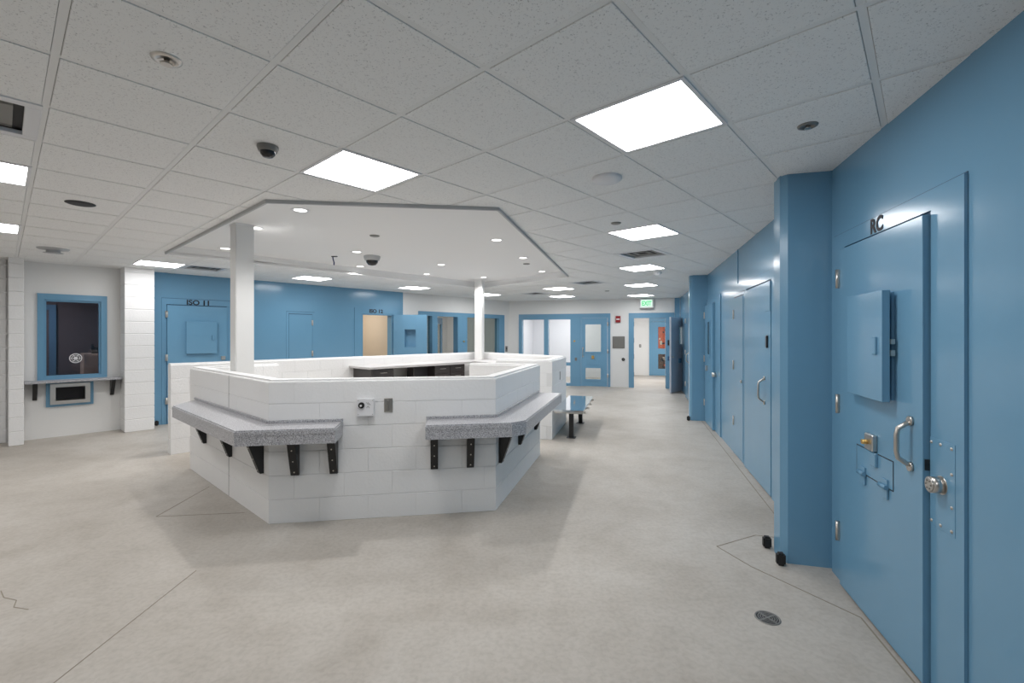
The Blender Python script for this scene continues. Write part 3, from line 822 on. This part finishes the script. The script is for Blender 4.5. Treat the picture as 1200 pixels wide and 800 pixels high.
for x, z in ((1.105, 1.119), (1.169, 1.121), (1.242, 1.118), (1.242, 1.010), (1.242, 0.870), (1.105, 0.768), (1.169, 0.768), (1.242, 0.770)):
    b = M(); b.lathe([(0.0075, 0), (0.0065, 0.003), (0.004, 0.0045), (0, 0.005)], n=10)
    bmesh.ops.rotate(b.bm, cent=(0, 0, 0), matrix=Matrix.Rotation(math.pi / 2, 3, 'X'), verts=b.bm.verts[:])
    bmesh.ops.translate(b.bm, vec=(x, -0.016, z), verts=b.bm.verts[:])
    b.build('bolt', m_satin, lp)
text_mesh('lettering', 'RC', 0.112, m_text, t, 0.545, -0.0155, 2.172, align='LEFT', sx=0.95)

# second corridor door -------------------------------------------
t = on_wall('door_2', 'R', 0, 'plain blue steel door with pull handle just past the near fin', 'door', kind='structure')
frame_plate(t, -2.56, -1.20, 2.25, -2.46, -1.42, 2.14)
b = M(); b.box(-2.457, -1.423, -0.02, -0.004, 0.012, 2.137, 0.002); leaf = b.build('door_leaf', m_blue, t)
pull(leaf, -1.63, 0.92, 1.15, -0.02)
b = M(); b.box(-1.56, -1.50, -0.034, -0.019, 1.47, 1.60, 0.008, 2); b.build('card_slot', m_black, leaf)
b = M(); b.box(-1.60, -1.425, -0.026, -0.019, 1.84, 2.135, 0.002); b.build('cover_plate', m_blue, leaf)
# chase access door
def chase(fr, n, x0, x1, hinge_right, label, ztop=2.10):
    t = on_wall(n, fr, 0, label, 'door', kind='structure')
    frame_plate(t, x0 - 0.05, x1 + 0.05, ztop + 0.05, x0, x1, ztop, -0.006)
    b = M(); b.box(x0 + 0.002, x1 - 0.002, -0.012, -0.002, 0.02, ztop - 0.002, 0.002); lf = b.build('door_leaf', m_blue, t)
    hx = x1 if hinge_right else x0
    for z in (1.88, 1.20, 0.45): hinge(t, hx, z, -0.016)
    kx = x0 + 0.06 if hinge_right else x1 - 0.06
    b = M(); b.cyl((kx, -0.012, 1.02), (kx, -0.03, 1.02), 0.018, 14); b.build('lock', m_satin, lf)
chase('R', 'door_3', -3.20, -2.66, False, 'narrow blue service door with three hinges in the corridor wall')
# far corridor cell door
t = on_wall('door_4', 'R', 0, 'blue cell door with narrow dark vision slot beside the far fin', 'door', kind='structure')
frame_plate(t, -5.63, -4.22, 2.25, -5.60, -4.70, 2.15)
b = M(); b.box(-5.597, -4.703, -0.055, -0.006, 0.012, 2.147, 0.002); leaf = b.build('door_leaf', m_blue, t)
for z in (1.97, 1.17, 0.36): hinge(t, -5.598, z)
b = M(); b.holes(-5.22, -4.90, -0.068, -0.055, 1.22, 1.88, [(-5.17, -4.95, 1.27, 1.83)]); vf = b.build('viewport_frame', m_blue, leaf)
b = M(); b.box(-5.17, -4.95, -0.058, -0.0555, 1.27, 1.83); b.build('viewport', m_lens, vf)
b = M(); b.box(-5.32, -5.24, -0.085, -0.055, 0.97, 1.06, 0.004); b.build('food_pass_lock', m_steel, leaf)
b = M(); b.box(-5.38, -4.97, -0.059, -0.055, 0.78, 0.94, 0.001); b.build('food_pass', m_blue, leaf)
b = M(); b.cyl((-4.58, -0.014, 0.95), (-4.58, -0.08, 0.95), 0.036, 20); b.build('lock_knob', m_steel, t)
# door beyond the far fin
t = on_wall('door_5', 'R', 0, 'blue door with hinges half hidden behind the far fin', 'door', kind='structure')
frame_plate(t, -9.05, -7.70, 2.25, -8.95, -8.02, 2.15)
b = M(); b.box(-8.947, -8.023, -0.055, -0.006, 0.012, 2.147, 0.002); leaf = b.build('door_leaf', m_blue, t)
for z in (1.97, 1.17, 0.36): hinge(t, -8.955, z)
pull(leaf, -8.16, 0.95, 1.17, -0.055)

# ISO 11 -----------------------------------------------------------
t = on_wall('door_6', 'L', 0, 'closed blue cell door lettered ISO 11 with square viewport cover', 'door', kind='structure')
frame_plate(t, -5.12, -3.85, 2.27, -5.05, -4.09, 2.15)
b = M(); b.box(-5.047, -4.093, -0.05, -0.006, 0.012, 2.147, 0.002); leaf = b.build('door_leaf', m_blue, t)
for z in (1.98, 1.20, 0.42): hinge(t, -5.056, z, -0.055)
hatch(leaf, -4.77, -4.28, 1.26, 1.86, -0.05, 0.008)
b = M(); b.box(-4.20, -4.13, -0.08, -0.05, 1.13, 1.20, 0.004); b.build('lock', m_satin, leaf)
text_mesh('lettering', 'ISO 11', 0.125, m_text, t, -4.56, -0.0155, 2.17, sx=1.1)
chase('L', 'door_7', -2.91, -2.40, True, 'narrow blue service door in the wall between the two isolation cells', 2.06)
# ISO 12: open door
t = on_wall('door_8', 'L', 0, 'open blue cell door with small square window, frame lettered ISO 12', 'door', kind='structure')
b = M(); b.holes(-1.38, -0.20, -0.014, -0.001, 0, 2.27, [(-1.18, -0.317, -1, 2.13)]); b.build('door_frame', m_blue, t)
b = M(); b.box(-1.18, -1.155, 0, 0.2, 0, 2.13); b.box(-0.342, -0.317, 0, 0.2, 0, 2.13); b.box(-1.18, -0.317, 0, 0.2, 2.105, 2.13); b.build('jamb', m_blue, t)
text_mesh('lettering', 'ISO 12', 0.125, m_text, t, -0.80, -0.0155, 2.16, sx=1.1)
lf = M(); lf.holes(0, 0.86, -0.045, 0, 0.012, 2.13, [(0.29, 0.57, 1.30, 1.75)]); leaf = lf.build('door_leaf', m_blue, t)
leaf.location = (-0.30, -0.03, 0); leaf.rotation_euler = (0, 0, math.radians(-48.0))
b = M(); b.holes(0.27, 0.59, 0.0, 0.10, 1.28, 1.77, [(0.29, 0.57, 1.30, 1.75)]).box(0.27, 0.59, 0.10, 0.11, 1.28, 1.77); b.build('window_recess', m_blue, leaf)
for z in (1.98, 1.2, 0.4):
    b = M(); b.cyl((0, -0.01, z - 0.06), (0, -0.01, z + 0.06), 0.012, 10); b.build('hinge', m_satin, leaf)

# ------------------------------------------------------------------ glazed interview front on the left wall
t = on_wall('window_1', 'L', 0, 'blue framed glazing and half-open door in the left white wall', 'window', kind='structure')
def px_t(px): k = (px - 600) / FPX; return (2.86 + 12.04 * k) / (r.x - r.y * k)
xa, xb_ = 0.514, 3.86
m0, m1 = px_t(506), px_t(512); o0, o1_ = px_t(512), px_t(536); g0_, g1_ = px_t(547), px_t(584.5)
b = M(); b.holes(xa - 0.03, xb_ + 0.03, -0.02, 0.18, 0, 2.26, [(xa + 0.06, m0, 0.06, 2.14), (o0, o1_, -1, 2.14), (g0_, g1_ - 0.75, 0.06, 2.14), (g1_ - 0.68, g1_, 0.06, 2.14)]); fr_ = b.build('frame', m_blue, t)
for x0, x1 in ((xa + 0.06, m0), (g0_, g1_ - 0.75), (g1_ - 0.68, g1_)):
    b = M(); b.box(x0 - 0.01, x1 + 0.01, 0.08, 0.088, 0.05, 2.15); b.build('pane', m_tint, t)
b = M(); b.holes(0, 0.84, -0.045, 0, 0.012, 2.12, [(0.2, 0.66, 1.0, 1.93), (0.2, 0.66, 0.25, 0.85)]); leaf = b.build('door_leaf', m_blue, t)
leaf.location = (o0 + 0.05, 0.17, 0); leaf.rotation_euler = (0, 0, math.radians(38))
b = M(); b.box(0.19, 0.67, -0.026, -0.02, 0.99, 1.94).box(0.19, 0.67, -0.026, -0.02, 0.24, 0.86); b.build('door_pane', m_tint, leaf)
for z in (1.9, 1.1, 0.3):
    b = M(); b.cyl((-0.01, -0.02, z - 0.06), (-0.01, -0.02, z + 0.06), 0.012, 10); b.build('hinge', m_satin, leaf)
b = M(); b.cyl((px_t(543), -0.02, 1.42), (px_t(543), -0.035, 1.42), 0.025, 14); b.build('call_button', m_brass, t)
t = on_wall('wall_outlet', 'L', px_t(593.4), 'grey switch plate on the white wall near the far corner', 'switch', z=1.17)
b = M(); b.box(-0.05, 0.05, -0.008, 0, -0.10, 0.08, 0.003); b.build('plate', m_grey, t)
b = M(); b.box(-0.025, 0.025, -0.016, -0.007, -0.03, 0.03, 0.003); b.build('rocker', m_dark, t)

# ------------------------------------------------------------------ far wall: glazed cell front
t = on_wall('window_2', 'F', 0, 'tall two-pane blue framed glazing in the far white wall', 'window', kind='structure')
b = M(); b.holes(-2.82, -0.80, -0.02, 0.18, 0, 2.285, [(-2.708, -1.985, 0.74, 2.11), (-1.846, -1.131, 0.74, 2.11), (-2.708, -1.985, 0.08, 0.64), (-1.846, -1.131, 0.08, 0.64)]); b.build('frame', m_blue, t)
for x0, x1 in ((-2.708, -1.985), (-1.846, -1.131)):
    for z0, z1 in ((0.74, 2.11), (0.08, 0.64)):
        b = M(); b.box(x0 - 0.01, x1 + 0.01, 0.07, 0.078, z0 - 0.01, z1 + 0.01); b.build('pane', m_clear, t)
b = M(); b.cyl((-1.0, -0.02, 1.42), (-1.0, -0.034, 1.42), 0.03, 14); b.build('call_button', m_brass, t)
b = M(); b.box(-0.99, -0.92, -0.035, -0.02, 0.80, 0.90, 0.003); b.build('lock_cover', m_grey, t)
t = on_wall('door_9', 'F', 0, 'blue cell door with upper and lower windows in the far wall', 'door', kind='structure')
b = M(); b.holes(-0.80, 0.11, -0.02, 0.18, 0, 2.285, [(-0.793, 0.03, -1, 2.15)]); b.build('door_frame', m_blue, t)
b = M(); b.holes(-0.785, 0.022, -0.055, 0.0, 0.012, 2.145, [(-0.656, -0.173, 1.09, 1.945), (-0.65, -0.18, 0.23, 0.58)]); leaf = b.build('door_leaf', m_blue, t)
for (z0, z1) in ((1.09, 1.945), (0.23, 0.58)):
    b = M(); b.box(-0.66, -0.17, -0.03, -0.024, z0 - 0.01, z1 + 0.01); b.build('pane', m_tint, leaf)
    b = M(); b.holes(-0.70, -0.13, -0.07, -0.055, z0 - 0.045, z1 + 0.045, [(-0.656, -0.173, z0, z1)]); b.build('window_bead', m_blue, leaf)
b = M(); b.box(-0.46, -0.38, -0.085, -0.055, 0.87, 0.97, 0.004); b.build('food_pass_lock', m_brass, leaf)
b = M(); b.box(-0.62, -0.22, -0.062, -0.055, 0.68, 0.86, 0.002); b.build('food_pass', m_blue, leaf)
pull(leaf, -0.73, 0.95, 1.2, -0.055)
for z in (1.95, 1.1, 0.35): hinge(t, 0.034, z, -0.06)
# open doorway at right of the far wall
t = on_wall('door_10', 'F', 0, 'blue framed doorway with an open grey door leaf at the corridor end', 'door', kind='structure')
b = M(); b.holes(0.665, 1.99, -0.02, 0.2, 0, 2.285, [(0.82, 1.743, -1, 2.13)]); b.build('door_frame', m_blue, t)
b = M(); b.holes(-0.93, 0, -0.045, 0, 0.012, 2.11, [(-0.34, -0.16, 1.35, 1.85)]); leaf = b.build('door_leaf', m_grey_paint, t)
hx_ = V2(4.96, 13.36) - F0; leaf.location = (hx_.dot(v), hx_.dot(u), 0)
hp = V2(4.96, 13.36); dd = V2(4.35, 12.67) - hp; dd = -dd
leaf.rotation_euler = (0, 0, math.atan2(dd.y, dd.x) - FR['F'][1])
b = M(); b.box(-0.345, -0.155, -0.026, -0.02, 1.34, 1.86); b.build('pane', m_tint, leaf)
b = M(); b.box(-0.42, -0.22, -0.06, -0.045, 0.82, 0.95, 0.003); b.build('lock_plate', m_blue, leaf)
b = M(); b.cyl((-0.86, -0.045, 1.0), (-0.86, -0.10, 1.0), 0.02, 12); b.build('knob', m_satin, leaf)
for z in (1.9, 1.1, 0.3):
    b = M(); b.cyl((0.005, -0.02, z - 0.06), (0.005, -0.02, z + 0.06), 0.012, 10); b.build('hinge', m_satin, leaf)
b = M(); b.box(1.80, 1.92, -0.05, -0.02, 1.30, 1.46, 0.006); b.build('card_reader', m_black, t)
b = M(); b.box(1.80, 1.94, -0.03, -0.02, 0.84, 0.97, 0.003); lk = b.build('strike_plate', mat('deep_blue_paint', srgb(40, 86, 128), 0.35), t)
b = M(); b.box(1.845, 1.885, -0.04, -0.029, 0.885, 0.925, 0.002); b.build('strike', m_steel, lk)
for z in (1.95, 1.45, 0.95, 0.4):
    b = M(); b.box(0.815, 0.826, 0.02, 0.06, z - 0.07, z + 0.07); b.build('hinge_leaf', m_dark, t)
# things on the far wall
t = on_wall('fire_alarm_pull', 'F', 0.345, 'small red fire alarm pull box on the far white wall', 'fire alarm', z=2.10)
b = M(); b.box(-0.075, 0.075, -0.05, 0, -0.10, 0.10, 0.008); b.build('housing', m_red, t)
b = M(); b.box(-0.05, 0.05, -0.06, -0.05, -0.02, 0.02, 0.003); b.build('pull_bar', m_plate, t)
t = on_wall('wall_panel', 'F', 0.36, 'stainless steel square panel on the far wall between the doors', 'panel', z=1.385)
b = M(); b.box(-0.185, 0.185, -0.015, 0, -0.185, 0.185, 0.003); b.build('plate', m_grey, t)
b = M(); b.box(-0.16, 0.16, -0.019, -0.014, -0.16, 0.16, 0.002); b.build('door', m_grey, t)
t = on_wall('door_bumper', 'F', 0.50, 'round black wall bumper below the steel panel', 'wall bumper', z=0.86)
b = M(); b.cyl((0, 0, 0), (0, -0.03, 0), 0.05, 18, 0.042); b.build('cap', m_rubber, t)
b = M(); b.cyl((0, -0.03, 0), (0, -0.034, 0), 0.018, 12); b.build('screw_cap', m_grey, t)
pe = fp('F', 1.19, -0.10)
t = thing('exit_sign', 'white exit sign with green lit letters above the far doorway', 'exit sign', (pe.x, pe.y, 2.57), FR['F'][1])
b = M(); b.box(-0.20, 0.20, -0.03, 0.03, -0.14, 0.14, 0.006); b.build('housing', m_plate, t)
b = M(); b.box(-0.16, 0.16, -0.034, -0.0295, -0.105, 0.105); b.build('lit_face', m_exit_face, t)
text_mesh('lettering', 'EXIT', 0.19, m_exit_green, t, 0, -0.035, -0.065, sx=0.72)
b = M(); b.box(-0.05, 0.05, 0.03, 0.1, -0.05, 0.05); b.build('mounting', m_plate, t)
b = M(); b.box(-0.20, 0.20, -0.03, 0.03, -0.165, -0.14, 0.004); b.build('lower_lip', m_grey, t)

# ================================================================== ROOMS BEHIND THE WALLS
def room(fr, x0, x1, y0, y1, m, label, idx, lamp, lsz=0.55, lpos=None, h=H):
    o, a = FR[fr]
    t = thing('wall_room_%d' % idx, label, 'wall', (o.x, o.y, 0), a, kind='structure')
    b = M(); b.box(x0 - 0.1, x0, y0, y1 + 0.1, 0, h); b.build('side_wall', m, t)
    b = M(); b.box(x1, x1 + 0.1, y0, y1 + 0.1, 0, h); b.build('side_wall', m, t)
    b = M(); b.box(x0, x1, y1, y1 + 0.1, 0, h); b.build('rear_wall', m, t)
    b = M(); b.box(x0 - 0.1, x1 + 0.1, y0, y1 + 0.1, h, h + 0.05); b.build('room_ceiling', m_drywall, t)
    if lamp:
        lx, ly = lpos or ((x0 + x1) / 2, (y0 + y1) / 2)
        b = M(); b.box(lx - lsz / 2 - 0.02, lx + lsz / 2 + 0.02, ly - lsz / 2 - 0.02, ly + lsz / 2 + 0.02, h - 0.02, h); lm = b.build('lamp_frame', m_plate, t)
        b = M(); b.poly([(lx - lsz / 2, ly - lsz / 2), (lx + lsz / 2, ly - lsz / 2), (lx + lsz / 2, ly + lsz / 2), (lx - lsz / 2, ly + lsz / 2)], h - 0.022, up=False); b.build('lamp_diffuser', lamp, lm)
    return t
room('L', -2.3, -0.02, 0.2, 2.6, m_cream, 'cream walls of the isolation cell seen through its open door', 1, m_cell_warm, 0.5)
room('L', 0.15, 4.0, 0.2, 3.0, m_white, 'pale room behind the left glazing', 2, m_room_lamp, 0.6)
t = room('F', -3.05, 0.35, 0.2, 3.2, m_lilac, 'bright white room behind the far glazing', 3, m_cell_lamp, 0.9)
rm4 = room('F', 0.45, 3.4, 0.2, 4.62, m_white, 'white room beyond the far open doorway', 4, m_hall_lamp, 0.6, (1.6, 2.0))
room('L', -7.6, -5.3, 0.2, 2.6, m_booth_dark, 'dark booth room behind the speaking window', 5, m_booth_fill, 0.4, (-6.9, 1.6), h=2.5)  # its ceiling lamp is added, unseen, to brighten the booth interior
# grab bars in far room, boards beyond
t = on_wall('grab_bar', 'F', -1.35, 'thin dark vertical bar on the wall inside the far glazed room', 'bar', y=3.2)
b = M(); b.tube([(0, 0, 1.75), (0, -0.05, 1.75), (0, -0.05, 1.1), (0, 0, 1.1)], 0.014, 8); b.build('rail', m_grey, t)
b = M(); b.cyl((0, 0, 1.75), (0, -0.012, 1.75), 0.03, 10).cyl((0, 0, 1.1), (0, -0.012, 1.1), 0.03, 10); b.build('flange', m_grey, t)
t = on_wall('door_11', 'F', 0, 'blue door with two glazed panels beyond the open doorway', 'door', y=4.60, kind='structure')
b = M(); b.holes(1.40, 2.75, -0.03, -0.001, 0, 2.35, [(1.52, 2.62, -1, 2.15)]); b.build('door_frame', m_blue, t)
b = M(); b.holes(1.52, 2.62, -0.045, -0.005, 0.01, 2.14, [(1.74, 2.22, 1.08, 1.94), (1.74, 2.22, 0.28, 0.86)]); leaf = b.build('door_leaf', m_blue, t)
for z0, z1, mm in ((1.08, 1.94, m_orange), (0.28, 0.86, m_brown)):
    b = M(); b.box(1.73, 2.23, -0.02, -0.006, z0 - 0.01, z1 + 0.01); pb = b.build('notice_board', mm, leaf)
    for k in range(7):
        x = 1.76 + random.random() * 0.36; z = z0 + 0.08 + random.random() * (z1 - z0 - 0.22); ww = 0.05 + random.random() * 0.09; hh = 0.05 + random.random() * 0.12
        b = M(); b.box(x, x + ww, -0.024, -0.021 + 0.002, z, z + hh); b.build('notice', [m_dark, m_orange, m_cream, m_brown][k % 4], pb)
    b = M(); b.box(1.73, 2.23, -0.034, -0.030, z0 - 0.01, z1 + 0.01); b.build('pane', m_clear, leaf)
t = on_wall('switch_plate', 'F', 1.05, 'small switch plate on the white wall beyond the open doorway', 'switch', y=4.62, z=1.18)
b = M(); b.box(-0.04, 0.04, -0.01, 0, -0.06, 0.06, 0.002); b.build('plate', m_grey, t)
b = M(); b.box(-0.012, 0.012, -0.018, -0.009, -0.025, 0.025, 0.002); b.build('rocker', m_plate, t)

# ================================================================== BOOTH WINDOW
t = on_wall('window_3', 'L', 0, 'blue framed booth window with dark glass and round speak-through', 'window', kind='structure')
b = M(); b.holes(BX0, BX1, -0.03, 0.16, 0.90, 2.25, [(BX0 + 0.075, BX1 - 0.075, 0.96, 2.155)]); b.build('frame', m_blue, t)
b = M(); b.holes(BX0 + 0.055, BX1 - 0.055, 0.0, 0.10, 0.94, 2.175, [(BX0 + 0.10, BX1 - 0.10, 0.97, 2.13)]); b.build('inner_stop', m_blue, t)
b = M(); b.box(BX0 + 0.09, BX1 - 0.09, 0.05, 0.06, 0.96, 2.14); pane = b.build('pane', m_darkglass, t)
cx = (BX0 + BX1) / 2 + 0.03
def ydisc(b, c, r0, y0, y1, n=28): b.cyl((c[0], y0, c[1]), (c[0], y1, c[1]), r0, n)
b = M()
def ring(b, c, ri, ro, y, n=28, a0=0, a1=2 * math.pi):
    prev = None
    for i in range(n + 1):
        t_ = a0 + (a1 - a0) * i / n
        p = b.bm.verts.new((c[0] + ri * math.cos(t_), y, c[1] + ri * math.sin(t_))), b.bm.verts.new((c[0] + ro * math.cos(t_), y, c[1] + ro * math.sin(t_)))
        if prev: b.bm.faces.new((prev[0], prev[1], p[1], p[0]))
        prev = p
for ri, ro in ((0.066, 0.078), (0.044, 0.052), (0.0005, 0.026)): ring(b, (cx, 1.23), ri, ro, 0.040)
for i in range(6):
    an = i * math.pi / 3; b.tube([(cx + 0.02 * math.cos(an), 0.040, 1.23 + 0.02 * math.sin(an)), (cx + 0.07 * math.cos(an), 0.040, 1.23 + 0.07 * math.sin(an))], 0.004, 6)
b.build('speak_through', m_plate, pane)
b = M(); ydisc(b, (cx, 1.23), 0.075, 0.046, 0.050); b.build('speak_through_back', m_dark, pane)
# shelf
t = on_wall('booth_shelf', 'L', 0, 'grey shelf on black brackets below the booth window', 'shelf')
b = M(); b.box(-6.815, -5.695, -0.30, -0.002, 0.87, 0.905, 0.008, 2); b.build('top', m_granite, t)
for x in (-6.70, -5.80):
    b = M(); b.sprism([(-0.002, 0.87), (-0.24, 0.87), (-0.24, 0.85), (-0.03, 0.60), (-0.002, 0.60)], x - 0.025, x + 0.025, 0.002); b.build('bracket', m_black, t)
# deal tray
t = on_wall('deal_tray', 'L', 0, 'stainless steel pass-through tray with blue surround under the shelf', 'pass-through')
b = M(); b.holes(-6.58, -6.03, -0.035, -0.001, 0.48, 0.86, [(-6.50, -6.11, 0.57, 0.81)]); b.build('surround', m_blue, t)
b = M(); b.holes(-6.535, -6.075, -0.10, -0.036, 0.52, 0.84, [(-6.475, -6.135, 0.575, 0.785)]); b.build('hood', m_steel, t)
b = M(); b.box(-6.47, -6.14, -0.06, 0.19, 0.555, 0.57); b.box(-6.495, -6.475, -0.03, 0.19, 0.56, 0.80); b.box(-6.135, -6.115, -0.03, 0.19, 0.56, 0.80); b.build('tray', m_steel, t)
b = M(); b.box(-6.515, -6.095, 0.195, 0.21, 0.55, 0.83); b.build('tray_back', m_dark, t)
# inside the booth
t = on_wall('booth_desk', 'L', -6.2, 'brown desk inside the dark booth', 'desk', y=0.9)
b = M(); b.box(-0.3, 0.75, 0, 0.6, 0.72, 0.76, 0.004); b.build('top', m_brown, t)
for x in (-0.28, 0.70):
    b = M(); b.box(x, x + 0.03, 0.02, 0.58, 0, 0.72); b.build('leg_panel', m_brown, t)
t = on_wall('storage_cabinet', 'L', -5.75, 'pale low cabinet inside the dark booth', 'cabinet', y=1.75)
b = M(); b.box(-0.25, 0.3, 0, 0.5, 0, 1.25, 0.005); b.build('body', m_cream, t)
b = M(); b.box(-0.24, 0.02, -0.015, 0, 0.05, 1.22, 0.003); b.build('door', m_cream, t)
b = M(); b.box(0.03, 0.29, -0.015, 0, 0.05, 1.22, 0.003); b.build('door', m_cream, t)
t = on_wall('desk_phone', 'L', -5.78, 'black desk phone on the booth cabinet', 'phone', y=1.9, z=1.25)
b = M(); b.sprism([(-0.08, 0), (0.08, 0), (0.08, 0.12), (-0.08, 0.03)], -0.09, 0.09, 0.005); b.build('base', m_black, t)
b = M(); b.tube([(-0.07, -0.05, 0.09), (-0.07, 0.0, 0.13), (-0.07, 0.06, 0.16)], 0.022, 8); b.build('handset', m_black, t)
t = on_wall('monitor', 'L', -6.75, 'faintly lit monitor inside the dark booth', 'monitor', y=1.1, z=0.0)
b = M(); b.box(-0.28, 0.22, 0, 0.03, 1.15, 1.5, 0.004); b.build('screen_case', m_black, t)
b = M(); b.box(-0.26, 0.20, -0.003, 0.0, 1.17, 1.48); b.build('screen', m_booth_lamp, t)
b = M(); b.box(-0.05, 0.0, 0.01, 0.04, 0.78, 1.15); b.box(-0.15, 0.1, -0.06, 0.1, 0.765, 0.78); b.build('stand', m_black, t)
t = on_wall('monitor_desk', 'L', -6.75, 'second desk inside the dark booth under the monitor', 'desk', y=0.9)
b = M(); b.box(-0.5, 0.24, 0, 0.6, 0.72, 0.76, 0.004); b.build('top', m_brown, t)
for x in (-0.48, 0.20):
    b = M(); b.box(x, x + 0.03, 0.02, 0.58, 0, 0.72); b.build('leg_panel', m_brown, t)
t = on_wall('door_12', 'L', -6.52, 'deep blue door frame at the back of the dark booth', 'door', y=2.59, kind='structure')
b = M(); b.holes(-0.55, 0.20, -0.05, 0, 0, 2.2, [(-0.45, 0.10, -1, 2.1)]); b.build('door_frame', m_blue, t)

# ================================================================== SMALL THINGS ON THE FLOOR
def stop(p, label, ang=0.0):
    t = thing('door_stop', label, 'bumper', (p.x, p.y, 0), ang, group='black rubber corner bumpers')
    b = M(); b.box(-0.028, 0.028, -0.028, 0.028, 0, 0.085, 0.012, 2); b.build('block', m_rubber, t)
    b = M(); b.cyl((0, 0, 0.084), (0, 0, 0.088), 0.008, 8); b.build('bolt', m_dark, t)
a75 = math.radians(75)
stop(fp('R', -0.02 + 0.035, -0.325), 'black bumper at the near corner of the nearest blue fin', a75)
stop(fp('R', -0.25, -0.345), 'black bumper just behind the near corner of the nearest blue fin', a75)
stop(fp('R', -5.60, -0.335), 'black bumper at the foot of the farther blue fin', a75)
stop(fp('L', -5.20, -0.04), 'black bumper at the foot of the blue wall beside the white pilaster', math.radians(48))
dc = floor_at(899.5, 724)
t = thing('floor_drain', 'round slotted metal floor drain near the blue cell door', 'drain', (dc.x, dc.y, 0), 0.4)
b = M(); b.lathe([(0.068, 0.0), (0.066, 0.004), (0.058, 0.004), (0.057, 0.002)]); b.build('rim', m_grey, t)
b = M(); b.lathe([(0.058, 0.0015), (0.0, 0.0015)]); b.build('pan', m_dark, t)
b = M()
b.cyl((0, 0, 0.001), (0, 0, 0.005), 0.012, 16)
for i in range(4):
    an = i * math.pi / 2; c_, s_ = math.cos(an), math.sin(an)
    b.prism([(0.006 * -s_, 0.006 * c_), (0.006 * s_, -0.006 * c_), (0.058 * c_ + 0.006 * s_, 0.058 * s_ - 0.006 * c_), (0.058 * c_ - 0.006 * s_, 0.058 * s_ + 0.006 * c_)], 0.0016, 0.0045)
for rr in (0.024, 0.036, 0.048):
    for i in range(4):
        for w0, w1 in ((i * math.pi / 2 + 0.12, i * math.pi / 2 + math.pi / 2 - 0.12),):
            ri, ro = rr - 0.003, rr + 0.003; prev = None
            for k in range(7):
                t_ = w0 + (w1 - w0) * k / 6
                p_ = b.bm.verts.new((ri * math.cos(t_), ri * math.sin(t_), 0.004)), b.bm.verts.new((ro * math.cos(t_), ro * math.sin(t_), 0.004))
                if prev: b.bm.faces.new((prev[0], prev[1], p_[1], p_[0]))
                prev = p_
b.build('grate', m_grey, t)
